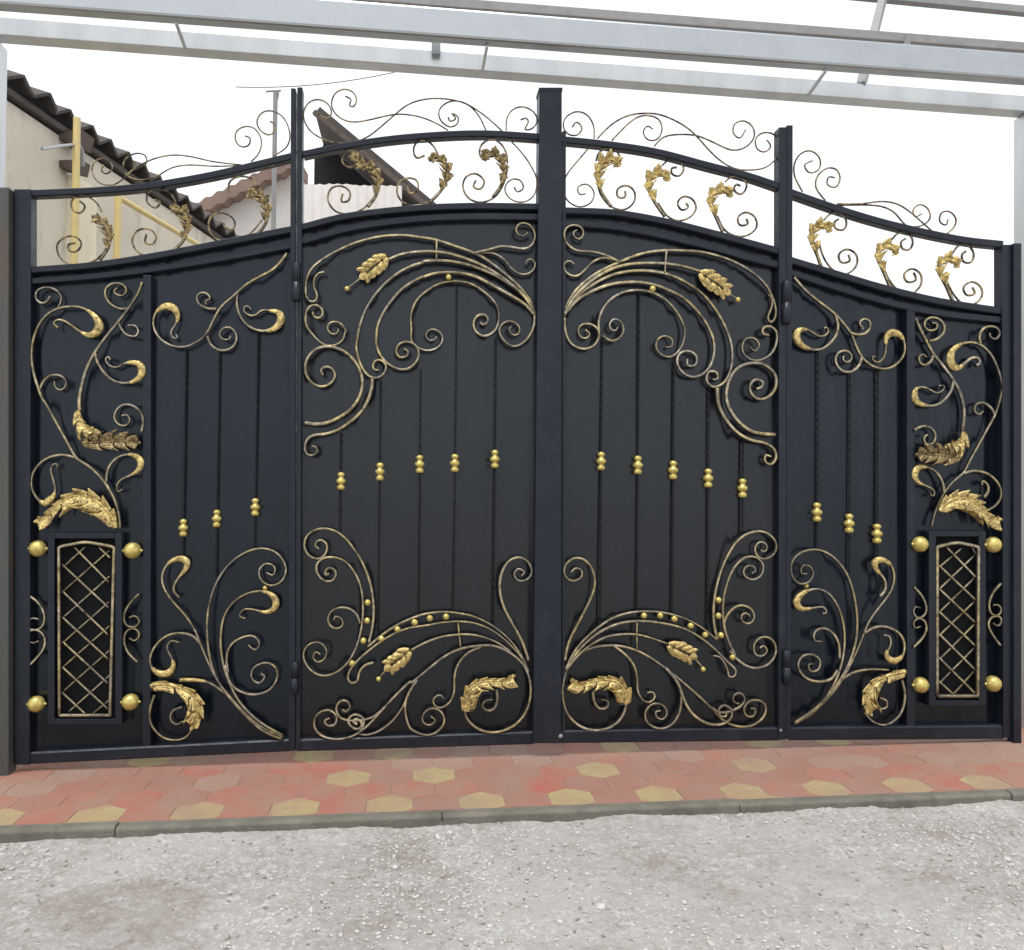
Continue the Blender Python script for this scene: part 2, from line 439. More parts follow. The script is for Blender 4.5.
def acanthus(parent, pp, width, lobes=6, Y=-.03, prof=None, left=1, right=1, ang=55, notch=.5, sharp=.55, material='gold_leaf', name='acanthus_leaf', curl=.02, rib=1.6):
    """pressed acanthus leaf along a sighted spine; width px = reach of the lobes"""
    sm = catmull(pp, 8); n = len(sm); path = [P(x, y, Y) for x, y, t in sm]
    ln = [0]
    for i in range(1, n): ln.append(ln[-1]+(path[i]-path[i-1]).length)
    T = ln[-1]; m = mpp(pp[0][0], pp[0][1], Y); mb = MB(); rnd = random.Random(int(pp[0][0]*7+pp[0][1]))
    def at(u):
        q = u*T
        for i in range(1, n):
            if ln[i] >= q:
                k = (q-ln[i-1])/max(1e-6, ln[i]-ln[i-1]); return path[i-1].lerp(path[i], k), (path[i]-path[i-1]).normalized()
        return path[-1], (path[-1]-path[-2]).normalized()
    prof = prof or (lambda u: (.55+.6*math.sin(math.pi*(u*.85+.1))))
    broad = notch < .7
    for side, on in ((1, left), (-1, right)):
        if not on: continue
        major = on > .9
        nl = (max(3, round(lobes*.72)) if major else lobes) if broad else lobes
        cell = 16; nu = nl*cell; nv = 10 if broad else 7
        vs = []; ks = [rnd.uniform(.72, 1.2) for _ in range(nl+1)]
        for i in range(nu+1):
            u = i/nu; uu = u**.85 if broad else u
            o, t = at(uu*.985); nn = Vector((0, 1, 0)).cross(t).normalized()*side
            ph = u*nl; fr = ph-math.floor(ph); kk = ks[min(int(ph), nl)]
            if broad:   # swept-forward fronds: the margin climbs slowly and drops back sharply
                sc = (fr/.78)**.8 if fr < .78 else max(0, (1-fr)/.22)**.6
                Wd = width*m*prof(uu)*on*((.48+.52*sc*kk) if major else (.55+.45*sc**2*kk)); sh = (.85 if major else .5)*min(1, (1-uu)/.2)
            else:
                sc = max(0, math.sin(math.pi*fr))**sharp*kk
                Wd = width*m*prof(u)*on*(1-notch+notch*sc*(.72+.28*math.sin(math.pi*3*fr)**2)); sh = .55*math.cos(math.radians(ang-15))
            for j in range(nv+1):
                v = j/nv
                if broad:
                    h = .010+Wd*(.36*math.sin(math.pi*.70*v)+.055*math.cos(v*math.pi*7)*(1-v*.4)-.30*(1-min(1, sc))*v*v)+curl*max(0, v-.6)*sc
                else:
                    h = .010+Wd*(.52*math.sin(math.pi*.72*v)-.50*(1-min(1, sc))*v+.085*math.cos(6*math.pi*ph)*math.sin(math.pi*min(1, v*1.05)))+curl*.8*max(0, v-.7)*sc
                vs.append(o+nn*(Wd*v*.96)+t*(Wd*v*v*sh*(sc if broad else 1/max(v, .05)))-Vector((0, h, 0)))
        k = nv+1; fs = [(i*k+j, i*k+j+1, (i+1)*k+j+1, (i+1)*k+j) for i in range(nu) for j in range(nv)]
        bk = [q+Vector((0, .004, 0)) for q in vs]; nvv = len(vs)
        fs2 = [tuple(nvv+x for x in q[::-1]) for q in fs]
        rim = [(i*k+nv, nvv+i*k+nv, nvv+(i+1)*k+nv, (i+1)*k+nv) for i in range(nu)]+[(j, j+1, nvv+j+1, nvv+j) for j in range(nv)]+[(nu*k+j+1, nu*k+j, nvv+nu*k+j, nvv+nu*k+j+1) for j in range(nv)]
        mb.add(vs+bk, fs+fs2+rim, 0, True)
        base = len(mb.mi)-len(fs)-len(fs2)-len(rim)
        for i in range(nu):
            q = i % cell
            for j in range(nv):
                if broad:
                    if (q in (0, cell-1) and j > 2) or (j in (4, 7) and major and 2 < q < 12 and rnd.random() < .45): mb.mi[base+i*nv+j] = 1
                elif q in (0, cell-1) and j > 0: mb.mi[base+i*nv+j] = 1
    # tip lobe and stout midrib
    o, t = at(.97); petal(mb, o-t*width*m*.15, t, Vector((0, 1, 0)).cross(t), width*m*(.75 if notch < .7 else .7)*prof(1), width*m*(.26 if notch < .7 else .42)*prof(1), .010, curl*1.5)
    k = 16
    mb.tube([at(i/k)[0]+Vector((0, -.010, 0)) for i in range(k+1)], [rib*m*(1.25-.8*i/k) for i in range(k+1)], 6)
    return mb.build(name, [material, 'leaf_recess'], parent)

def bud_leaf(parent, a, b, width, tip, Y=-.03):
    """pressed wheat-like leaf of overlapping scales from a to b, with its stalk and pearl at tip"""
    A, B, Tp = P(*a, Y), P(*b, Y), P(*tip, Y); m = mpp(*a, Y); mb = MB(); t = (B-A).normalized(); nn = Vector((0, 1, 0)).cross(t)
    L = (B-A).length; rnd = random.Random(int(a[0]))
    for i in range(4):
        u = i/4; wd = width*m*(.75, 1.0, .95, .7)[i]
        for sd in (1, -1):
            ag = math.radians(33+rnd.uniform(-5, 5)); d = t*math.cos(ag)+nn*sd*math.sin(ag)
            petal(mb, A+t*L*u*.80+nn*sd*.004-Vector((0, .004*(3-i)/3+.002, 0)), d, nn*sd*math.cos(ag)-t*math.sin(ag), L*.40, wd*.27, .016, .014)
    petal(mb, B-t*L*.28, t, nn, L*.30, width*m*.3, .012, .01)
    o = mb.build('bud_leaf', 'gold_leaf', parent)
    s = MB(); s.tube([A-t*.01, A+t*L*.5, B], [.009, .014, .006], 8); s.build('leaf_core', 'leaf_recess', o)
    s = MB(); s.tube([B-t*.02, B.lerp(Tp, .6), Tp], .0045, 6); s.build('stalk', 'brushed_iron', o)
    q = MB(); ball(q, Tp, 2.6*m); q.build('pearl', 'gold_paint', o)
    return o

def ball(mb, c, r, k=12):
    mb.lathe(Vector(c)-Vector((0, 0, r)), (0, 0, 1), [(r-r*math.cos(math.pi*i/8), r*math.sin(math.pi*i/8)) for i in range(9)], k)
def bead(parent, p, r=3.3, Y=-.024):
    mb = MB(); m = mpp(*p, Y); ball(mb, P(*p, Y), r*m); return mb.build('bead', 'gold_paint', parent)
def twisted_bar(parent, x, y0, y1, Y=-.006, cy=None):
    m = mpp(x, (y0+y1)/2, Y); a, b = P(x, y0, Y), P(x, y1, Y); b.x = a.x = (a.x+b.x)/2
    L = (b-a).length; n = max(8, int(L/.014)); vs = []; r = 1.15*m
    for i in range(n+1):
        c = a.lerp(b, i/n); u = i/n
        tw = 2*math.pi*L/.16*u
        for j in range(4):
            q = tw+math.pi/2*j; vs.append(c+Vector((math.cos(q), math.sin(q), 0))*r)
    fs = [(i*4+j, i*4+(j+1) % 4, i*4+4+(j+1) % 4, i*4+4+j) for i in range(n) for j in range(4)]
    mb = MB(); mb.add(vs, fs); mb.add(vs[:4], [(3, 2, 1, 0)]); mb.add(vs[-4:], [(0, 1, 2, 3)])
    o = mb.build('twisted_bar', 'black_iron', parent)
    if cy:
        c = MB(); z = P(x, cy, Y); z.x = a.x; h = 18*m
        pr = [(0, 2.6), (.03, 3.8), (.13, 4.2), (.22, 3.9), (.27, 2.6), (.31, 2.5), (.36, 3.9), (.46, 5.2), (.56, 4.8), (.66, 2.8), (.72, 2.3), (.78, 3.3), (.86, 3.9), (.94, 3.2), (1, 1.6)]
        c.lathe(z-Vector((0, 0, h/2)), (0, 0, 1), [(q*h, r_*m) for q, r_ in pr], 14)
        c.build('baluster_collar', 'gold_paint', parent)
    return o
def vbar(mb, x0, x1, yt, yb, Y0, Y1, xb0=None, xb1=None):
    """upright box bar whose front face is sighted"""
    xb0 = x0 if xb0 is None else xb0; xb1 = x1 if xb1 is None else xb1
    fr = [P(xb0, yb, Y0), P(xb1, yb, Y0), P(x1, yt, Y0), P(x0, yt, Y0)]
    bk = [v+Vector((0, Y1-Y0, 0)) for v in fr]
    mb.hexa(fr, bk)
def band(mb, line, hw, Y0, Y1, per=5):
    """bar of constant height along a sighted line (arched rail); hw: half height px"""
    sm = catmull(line, per) if len(line) > 2 else [(*line[0], 0), (*line[1], 1)]
    n = len(sm); vs = []
    for i in range(n):
        p = P(sm[i][0], sm[i][1], Y0); m = mpp(sm[i][0], sm[i][1], Y0)
        a = sm[max(i-1, 0)]; b = sm[min(i+1, n-1)]
        t = (P(b[0], b[1], Y0)-P(a[0], a[1], Y0)).normalized(); nn = t.cross(Vector((0, 1, 0))).normalized()
        if nn.z < 0: nn = -nn
        q = p+nn*hw*m; r = p-nn*hw*m; dy = Vector((0, Y1-Y0, 0))
        c = .25*hw*m; cy = Vector((0, min(.006, (Y1-Y0)*.2), 0))
        vs += [q-nn*c, q+cy, q+dy, r+dy, r+cy, r+nn*c]
    fs = []
    for i in range(n-1):
        for j in range(6):
            k = (j+1) % 6; fs.append((i*6+j, i*6+k, (i+1)*6+k, (i+1)*6+j))
    fs += [tuple(range(6)), tuple((n-1)*6+j for j in range(5, -1, -1))]
    mb.add(vs, [q[::-1] for q in fs])
def sheet(parent, top, bottom, Y=.010, paint='sheet_paint'):
    """steel sheet between a sighted top line and bottom line"""
    e = 2.5; (xa, ya), (xb, yb) = top[0], top[-1]
    top = [(xa-e, ya-e*(top[1][1]-ya)/(top[1][0]-xa))]+list(top)+[(xb+e, yb+e*(yb-top[-2][1])/(xb-top[-2][0]))]
    sm = catmull(top, 5); mb = MB(); n = len(sm); vs = []
    for x, y, t in sm:
        p = P(x, y, Y); yb = bottom[0][1]+(bottom[1][1]-bottom[0][1])*(x-bottom[0][0])/(bottom[1][0]-bottom[0][0])
        q = P(x, yb, Y)
        vs += [p, q]
    vs2 = [v+Vector((0, .003, 0)) for v in vs]; fs = [(2*i, 2*i+1, 2*i+3, 2*i+2) for i in range(n-1)]
    k = len(vs); fs += [(k+2*i+2, k+2*i+3, k+2*i+1, k+2*i) for i in range(n-1)]
    fs += [(2*i+2, k+2*i+2, k+2*i, 2*i) for i in range(n-1)]+[(2*i+1, k+2*i+1, k+2*i+3, 2*i+3) for i in range(n-1)]
    fs += [(0, k, k+1, 1), (k-1, 2*k-1, 2*k-2, k-2)]
    mb.add(vs+vs2, fs)
    return mb.build('steel_sheet', paint, parent)
def hinge(parent, x, y0, y1, r=4.5, Y=-.048):
    mb = MB(); a, b = P(x, y1, Y), P(x, y0, Y); b.x = a.x; m = mpp(x, y0, Y); L = (b-a).length
    mb.lathe(a, (0, 0, 1), [(0, r*.7*m), (.006, r*m), (L*.49, r*m), (L*.495, r*.85*m), (L*.505, r*.85*m), (L*.51, r*m), (L-.006, r*m), (L, r*.7*m)], 16)
    return mb.build('hinge', 'frame_paint', parent)
# SETTING ----------------------------------------------------------------
ZG = -.035
def clampf(v, a, b): return max(a, min(b, v))
# kerb runs along a sighted line on the ground
kb0, kb1 = G(0, 829, ZG), G(1024, 789, ZG)
kd = (kb1-kb0).normalized(); kn = Vector((kd.y, -kd.x, 0))           # towards the road
KW = .055
def kpt(s, off, z): return Vector((kb0.x, kb0.y, 0))+kd*s+kn*off+Vector((0, 0, z))
ROAD_Z = ZG-.038

def build_paving():
    mb = MB(); wd = .185; R = wd/math.sqrt(3); row = 1.5*R; y = -1.2; r = 0
    rnd = random.Random(3)
    def cut(poly):   # keep the side of the kerb line away from the road
        o = []
        for i in range(len(poly)):
            a, b = poly[i], poly[(i+1) % len(poly)]
            da = (a-Vector((kb0.x, kb0.y, 0))).dot(kn)+.003; db = (b-Vector((kb0.x, kb0.y, 0))).dot(kn)+.003
            if da <= 0: o.append(a)
            if da*db < 0: o.append(a.lerp(b, da/(da-db)))
        return o
    while y < .9:
        for i in range(-24, 25):
            cx = i*wd+(wd/2 if r % 2 else 0)+.01; dz = rnd.uniform(-.0012, .0012)
            o = [Vector((cx+math.sin(math.pi/3*k)*(R-.0008), y+math.cos(math.pi/3*k)*(R-.0008), 0)) for k in range(6)]
            o = [v for v in cut(o)]
            if len(o) < 3: continue
            cen = sum(o, Vector())/len(o)
            top = [v.lerp(cen, .02)+Vector((0, 0, ZG+dz)) for v in o]; mid = [v+Vector((0, 0, ZG-.002+dz)) for v in o]; low = [v+Vector((0, 0, ZG-.04)) for v in o]
            n = len(o); mi = 2 if (r % 2 == 0 and (i+(r//2)) % 2 == 0) or rnd.random() < .04 else rnd.choice([0, 0, 0, 1])
            if y > -.32 and rnd.random() < .6: mi = rnd.choice([1, 1, 1, 3])
            mb.add(top+mid+low, [tuple(range(n-1, -1, -1))]+[(k, (k+1) % n, n+(k+1) % n, n+k) for k in range(n)]+[(n+k, n+(k+1) % n, 2*n+(k+1) % n, 2*n+k) for k in range(n)], mi)
        y += row; r += 1
    struct(mb.build('paving', ['tile_red', 'tile_rose', 'tile_yellow', 'tile_grey']))
build_paving()
mb = MB()      # sand bed under the paving, then the yard behind the gate
a = [kpt(-40, -.004, ZG-.0025), kpt(46, -.004, ZG-.0025), kpt(46, -70, ZG-.0025), kpt(-40, -70, ZG-.0025)]
mb.add(a, [(0, 1, 2, 3)]); struct(mb.build('yard_ground', 'yard_earth'))
mb = MB(); s = .42-6*1.2; rnd = random.Random(5)
while s < 11:
    L = 1.2
    dz = rnd.uniform(-.006, .004); do = rnd.uniform(-.004, .004)
    e = s+L-.003
    q = [kpt(s, do, 0), kpt(e, do, 0), kpt(e, KW+do, 0), kpt(s, KW+do, 0)]; cn = sum(q, Vector())/4
    zt = ZG+.010+dz
    lo = [v+Vector((0, 0, ROAD_Z-.05)) for v in q]; mid = [v+Vector((0, 0, zt-.01)) for v in q]; tp = [v.lerp(cn, .0)+Vector((0, 0, zt)) for v in q]
    tp[2] -= kn*.010; tp[3] -= kn*.010
    n = 4
    mb.add(lo+mid+tp, [(8, 9, 10, 11)]+[(k, (k+1) % 4, 4+(k+1) % 4, 4+k) for k in range(4)]+[(4+k, 4+(k+1) % 4, 8+(k+1) % 4, 8+k) for k in range(4)])
    s += L
struct(mb.build('kerb', 'kerb_concrete', bevel=.004))

def road_h(x, y):
    v = Vector((x, y, 0))
    h = .020*noise.noise(v*1.1)+.012*noise.noise(v*3.7+Vector((5, 0, 0)))
    f = noise.noise(v*14)*.006+abs(noise.noise(v*31))*.008+abs(noise.noise(v*70+Vector((0, 7, 0))))*.006
    return h+f
def build_road():
    nx, ny = 470, 210
    far = [-90, -30, -12, -6, -4.2]
    us = [u+0 for u in far]+[-3.6+7.2*i/nx for i in range(nx+1)]+[-q for q in far[::-1]]
    vsl = [KW-.01+i/ny*2.3 for i in range(ny+1)]+[3.2, 4.6, 8, 20, 90]
    mb = MB(); vs = []
    s0 = -kb0.x
    for v in vsl:
        for u in us:
            p = kpt(u+s0, v, 0)
            fade = 1 if abs(u) < 3.7 and v < 2.6 else .2
            edge = clampf((v-KW)/.10, 0, 1)
            z = ROAD_Z+road_h(p.x, p.y)*fade+(1-edge)*.016*(.5+noise.noise(Vector((p.x*2.3, 1, 0))))
            vs.append(Vector((p.x, p.y, z)))
    k = len(us); fs = [(j*k+i, (j+1)*k+i, (j+1)*k+i+1, j*k+i+1) for j in range(len(vsl)-1) for i in range(k-1)]
    mb.add(vs, fs, 0, True); struct(mb.build('gravel_road', 'crushed_stone'))
    # loose stones
    rnd = random.Random(11); st = MB()
    phi = (1+5**.5)/2
    ico = [Vector(q).normalized() for q in [(-1, phi, 0), (1, phi, 0), (-1, -phi, 0), (1, -phi, 0), (0, -1, phi), (0, 1, phi), (0, -1, -phi), (0, 1, -phi), (phi, 0, -1), (phi, 0, 1), (-phi, 0, -1), (-phi, 0, 1)]]
    icf = [(0, 11, 5), (0, 5, 1), (0, 1, 7), (0, 7, 10), (0, 10, 11), (1, 5, 9), (5, 11, 4), (11, 10, 2), (10, 7, 6), (7, 1, 8), (3, 9, 4), (3, 4, 2), (3, 2, 6), (3, 6, 8), (3, 8, 9), (4, 9, 5), (2, 4, 11), (6, 2, 10), (8, 6, 7), (9, 8, 1)]
    cnt = 0
    while cnt < 15000:
        u = rnd.uniform(-3.2, 3.2); v = KW+rnd.random()**1.0*2.1
        if cnt < 700: v = KW+abs(rnd.gauss(0, .035))
        p = kpt(u+s0, v, 0)
        dens = noise.noise(Vector((p.x*1.3+9, p.y*1.3, 0)))
        if cnt >= 700 and rnd.random() > .40+dens*1.7: continue
        r = .0024+.0046*rnd.random()**2+(.010*rnd.random() if rnd.random() < .012 else 0)
        sc = Vector((r*rnd.uniform(.8, 1.5), r*rnd.uniform(.8, 1.4), r*rnd.uniform(.45, .9)))
        q = rnd.uniform(0, 6.28); cz = ROAD_Z+road_h(p.x, p.y)+sc.z*.35
        c_, s_ = math.cos(q), math.sin(q); vv = []
        for d in ico:
            k_ = rnd.uniform(.75, 1.15); x, y, z = d.x*sc.x*k_, d.y*sc.y*k_, d.z*sc.z*k_
            vv.append(Vector((p.x+x*c_-y*s_, p.y+x*s_+y*c_, cz+z)))
        st.add(vv, icf); cnt += 1
    o = st.build('loose_gravel', 'loose_stone'); o['kind'] = 'stuff'
    tag(o, 'pale crushed stone chips scattered over the grey road', 'gravel')
build_road()

# HOUSE with the corrugated eave, running away behind the gate on the left --------------------
e0 = P(4, 80, 1.3); ZE = e0.z
e1 = hit(262, 262, (0, 0, ZE), Vector((0, 0, 1)))
ed = (e1-e0); EL = ed.length; ed.normalize(); en = Vector((ed.y, -ed.x, 0)).normalized()   # outwards from the wall
hs_ = thing('house', 'plain rendered house with a corrugated slate roof behind the left gate panel', 'house', (e0.x-2, e0.y+2, ZG))
OV = .06
def hp(s, off, z): return Vector((e0.x, e0.y, 0))+ed*s+en*off+Vector((0, 0, z))
mb = MB()
q = [hp(-.4, -OV, ZG-.05), hp(EL, -OV, ZG-.05), hp(EL, -OV-5, ZG-.05), hp(-.4, -OV-5, ZG-.05)]
mb.add(q+[v+Vector((0, 0, ZE-.02-ZG)) for v in q], [(0, 3, 2, 1), (4, 5, 6, 7)]+[(k, (k+1) % 4, 4+(k+1) % 4, 4+k) for k in range(4)])
wall = mb.build('wall', 'render', hs_)
mb = MB(); vs = []; pitch = EL/17.0; ns = 17*8; slope = math.tan(math.radians(19))
S0 = -pitch*3
tot = int((EL-S0)/pitch*8)
for i in range(tot+1):
    s = S0+i*pitch/8; ph = (i % 8)/8
    tri = ph/.62 if ph < .62 else (1-ph)/.38
    z = .088*tri
    for off, dz in ((.02, 0), (-1.2, 1.2*slope), (-2.9, 2.9*slope)):
        vs.append(hp(s, off+.02*noise.noise(Vector((int(i/8)*.9, off, 0))), ZE+z+dz+off*0+.012*noise.noise(Vector((int(i/8)*1.7, 3, 0)))))
fs = []
for i in range(tot):
    for j in range(2): fs.append((i*3+j, i*3+j+1, i*3+3+j+1, i*3+3+j))
mb.add(vs, fs, 0, False); o = mb.build('roof', 'old_slate', hs_)
sm_ = o.modifiers.new('thick', 'SOLIDIFY'); sm_.thickness = .02
mb = MB(); mb.hexa([hp(-.4, -.02, ZE-.05), hp(EL, -.02, ZE-.05), hp(EL, -.02, ZE-.01), hp(-.4, -.02, ZE-.01)],
                   [hp(-.4, -OV+.002, ZE-.05), hp(EL, -OV+.002, ZE-.05), hp(EL, -OV+.002, ZE-.01), hp(-.4, -OV+.002, ZE-.01)])
mb.build('eave_board', 'old_slate', hs_)
wp = hp(0, -OV, 0)
def HW(x, y, off=0): return hit(x, y, wp+en*off, en)
# pale pilaster on the wall
a, b = HW(66, 268), HW(89, 268); s0_, s1_ = (a-wp).dot(ed), (b-wp).dot(ed)
mb = MB(); mb.hexa([hp(s0_, -OV+.05, ZG), hp(s1_, -OV+.05, ZG), hp(s1_, -OV+.05, ZE-.30), hp(s0_, -OV+.05, ZE-.30)],
                   [hp(s0_, -OV-.02, ZG), hp(s1_, -OV-.02, ZG), hp(s1_, -OV-.02, ZE-.30), hp(s0_, -OV-.02, ZE-.30)])
mb.build('pilaster', 'cream_render', hs_)
# brown timber brackets under the eave
for (x0, x1, y0, y1) in ((57, 79, 126, 142), (57, 75, 155, 168)):
    a, b = HW(x0+5, y0, .02), HW(x1-4, y1, .02); sa, sb = (a-wp).dot(ed), (b-wp).dot(ed)
    mb = MB(); zt = HW((x0+x1)/2, y0, .1).z; zb = HW((x0+x1)/2, y1, .1).z
    mb.hexa([hp(sa, -OV+.14, zb), hp(sb, -OV+.14, zb), hp(sb, -OV+.16, zt), hp(sa, -OV+.16, zt)],
            [hp(sa, -OV+.002, zb+.04), hp(sb, -OV+.002, zb+.04), hp(sb, -OV+.002, zt), hp(sa, -OV+.002, zt)])
    mb.build('timber_bracket', 'brown_wood', hs_)

# yellow gas pipe standing in front of that wall
gp = thing('gas_pipe', 'thin yellow gas pipe on uprights along the rendered house wall', 'pipe', tuple(HW(76, 265, .38)))
GO = .28
def vpipe(x, yt, r, name):
    t = HW(x, yt, GO); mb = MB(); mb.tube([Vector((t.x, t.y, ZG)), t], r, 10); return mb.build(name, 'yellow_paint', gp)
vpipe(77, 118, .022, 'upright'); vpipe(118, 196, .024, 'upright')
mb = MB(); a = HW(118, 197, GO); b = HW(207, 250, GO); b.z = a.z-.03 if abs(b.z-a.z) > .4 else b.z
mb.tube([a, b], .02, 10); mb.build('pipe_run', 'yellow_paint', gp)
mb = MB(); mb.tube([HW(42, 149, GO-.02), HW(60, 146, GO-.02), HW(79, 144, GO)], .010, 8); mb.build('wall_tie', 'galvanised', gp)
mb = MB(); mb.tube([HW(77, 143, GO), HW(81, 150, GO), HW(82, 166, GO)], .018, 8); mb.build('valve', 'grey_steel', gp)

# LEAN-TO with the pinkish roof edge and the NEIGHBOUR with the dark open gable, farther back ---------------
YL = 6.5
ln = thing('shed', 'low whitewashed shed with a faded red roof edge behind thin pole', 'shed', (P(250, 250, YL).x, YL, ZG))
a, b = P(196, 211, YL), P(299, 159.5, YL)
mb = MB(); mb.add([(a.x, YL+.05, ZG), (b.x, YL+.05, ZG), (b.x, YL+.05, b.z-.1), (a.x, YL+.05, a.z-.1), (a.x, YL+.8, ZG), (b.x, YL+.8, ZG), (b.x, YL+.8, b.z-.1), (a.x, YL+.8, a.z-.1)],
                  [(0, 1, 2, 3), (7, 6, 5, 4), (0, 4, 5, 1), (1, 5, 6, 2), (2, 6, 7, 3), (3, 7, 4, 0)]); mb.build('wall', 'white_render', ln)
mb = MB(); d = (b-a); vs = []; n = 60
for i in range(n+1):
    p = a+d*(i/n); wv = .014*math.sin(i/n*2*math.pi*9)
    for yy, dz in ((YL-.25, -.02), (YL+.9, .15)):
        vs += [Vector((p.x, yy, p.z+dz+wv)), Vector((p.x, yy, p.z+dz+wv-.15))]
fs = []
for i in range(n):
    o_ = i*4; k = o_+4; fs += [(o_, o_+1, k+1, k), (o_+2, k+2, k+3, o_+3), (o_, k, k+2, o_+2), (o_+1, o_+3, k+3, k+1)]
fs += [(0, 2, 3, 1), (n*4, n*4+1, n*4+3, n*4+2)]
mb.add(vs, fs); mb.build('roof', 'red_roof', ln)

YN = 9.0
nb = thing('neighbour_house', 'tall house with a dark open gable and brown bargeboard behind the left gate leaf', 'house', (P(350, 230, YN).x, YN, ZG))
ap = P(317, 113, YN); rb = P(436, 212, YN); lw = P(312, 180, YN); xl = P(303, 180, YN).x
mid_ = P(312, 183, YN).z
mb = MB()
def onb(x): return ap.z+(rb.z-ap.z)*(x-ap.x)/(rb.x-ap.x)
xr = rb.x-.15; xm = P(395, 183, YN).x
mb.prism([(xl-.5, ZG), (xr, ZG), (xr, min(onb(xr)-.15, mid_-.2)), (xm, mid_-.12), (xl-.5, mid_)], YN+.3, YN+6); mb.build('wall', 'white_render', nb)
mb = MB(); mb.prism([(xl+.06, mid_+.003), (xm, mid_+.003), (ap.x+.03, onb(ap.x+.03)-.06), (xl+.06, onb(ap.x+.06)-.30)], YN+.9, YN+1.0); mb.build('gable_opening_shade', 'attic_shade', nb)  # flat dark sheet painted as the shadowed attic opening
mb = MB(); dv = (rb-ap).normalized(); nv = Vector((-dv.z, 0, dv.x)); nv = nv if nv.z > 0 else -nv
A, B = ap-dv*.02, rb+dv*.2
fr = [A-nv*.07, B-nv*.07, B, A]; mb.hexa([Vector((v.x, YN-.1, v.z)) for v in fr], [Vector((v.x, YN-.02, v.z)) for v in fr]); mb.build('bargeboard', 'brown_wood', nb)
mb = MB(); fr = [A-nv*.02, B-nv*.02, B+nv*.10, A+nv*.10]; mb.hexa([Vector((v.x, YN-.02, v.z)) for v in fr], [Vector((v.x, YN+6.2, v.z)) for v in fr]); mb.build('roof', 'old_slate', nb)
# pale corrugated sheets leaning below the gable
fs_ = MB(); vs = []; n = 72; a = P(304, 184, 5.0); b = P(402, 186, 5.0); g0 = P(304, 184, 5.0)
for i in range(n+1):
    u = i/n; x = a.x+(b.x-a.x)*u; yy = 5.0+.014*math.sin(u*2*math.pi*11)
    zt = a.z+(b.z-a.z)*u+.05*noise.noise(Vector((int(u*4)*3.1, 0, 0)))
    vs += [Vector((x, yy, ZG)), Vector((x, yy, zt))]
fs_.add(vs, [(2*i, 2*i+2, 2*i+3, 2*i+1) for i in range(n)]); o = fs_.build('corrugated_fence', 'white_render')
m_ = o.modifiers.new('thick', 'SOLIDIFY'); m_.thickness = .006
tag(o, 'white corrugated sheet fence standing below the dark gable', 'fence')
# slim pole with a short crosspiece
pl = thing('utility_pole', 'slim pale grey pole with a short crosspiece behind the left hinge', 'pole', (P(275, 230, 3.5).x, 3.5, ZG))
t = P(275.5, 91, 3.5); mb = MB(); mb.tube([Vector((t.x, 3.5, ZG)), t], [.024, .02], 10); mb.build('post', 'grey_steel', pl)
mb = MB(); mb.tube([P(266, 91.5, 3.5), P(281, 90.5, 3.5)], .008, 6); mb.tube([P(279, 91, 3.5), P(277.5, 100, 3.5)], .006, 6); mb.build('crosspiece', 'grey_steel', pl)
mb = MB(); a, b = P(236, 87, 8), P(420, 66, 8)
mb.tube([a.lerp(b, i/12)+Vector((0, 0, -.25*(1-(i/6-1)**2)*.4)) for i in range(13)], .006, 5); tag(mb.build('overhead_cable', 'cable_black'), 'thin overhead cable strung across the sky behind the crest', 'cable')

# CANOPY FRAME over the gate -------------------------------------------------
cf = thing('canopy_frame', 'pale grey steel canopy frame of long beams above the gate', 'canopy frame', (0, .2, ZG))
def beam(pa, pb, Y, hpx, dep, material, name, ext=.35, bev=.004):
    a, b = P(*pa, Y), P(*pb, Y); d = (b-a).normalized(); a -= d*ext; b += d*ext; h = Vector((0, 0, hpx*mpp(512, 50, Y))); dy = Vector((0, dep, 0))
    mb = MB(); mb.hexa([a, b, b+h, a+h], [a+dy, b+dy, b+h+dy, a+h+dy]); return mb.build(name, material, cf, bevel=bev)
beam((0, 34.5), (1024, 111), .16, 16.5, .085, 'white_steel', 'beam', .6)
beam((0, 3.5), (1024, 79), -.20, 29, .07, 'galvanised', 'beam', .6, .012)
beam((0, -27.5), (1024, 50.5), .06, 9.5, .05, 'grey_steel', 'purlin', .6)
beam((880, -1.5), (1024, 12.5), .9, 8, .05, 'grey_steel', 'purlin', .6)
def strut(p0, Y0, p1, Y1, r, material, name='strut'):
    mb = MB(); mb.tube([P(*p0, Y0), P(*p1, Y1)], r, 4, False); return mb.build(name, material, cf)
strut((176, 22), -.16, (185, 47), .155, .009, 'galvanised', 'tie_bar'); strut((487, 46), -.16, (482.5, 70), .155, .009, 'galvanised', 'tie_bar'); strut((826, 70), -.16, (808.5, 95), .155, .009, 'galvanised', 'tie_bar')
strut((436, -3), .09, (436, 55), .15, .030, 'galvanised'); strut((908, 36), .06, (905, 48), .06, .022, 'grey_steel', 'bracket')
strut((884, -6), .9, (861, 86), .17, .030, 'grey_steel')
def post(xa, xb, yt, yb, Y, dep, material):
    mb = MB(); a = P((xa+xb)/2, yt, Y); b = P((xa+xb)/2, yb, Y); wd = (xb-xa)*mpp(512, 475, Y)/2
    mb.box((a.x-wd, Y, ZG-.02), (a.x+wd, Y+dep, a.z)); return mb.build('post', material, cf, bevel=.006)
post(-40, -5, 38, 760, .165, .10, 'white_steel'); post(1024, 1058, 113, 760, .165, .10, 'white_steel')
# GATE ------------------------------------------------------------------------
FY0, FY1 = -.032, .016       # front and back of the main frame bars
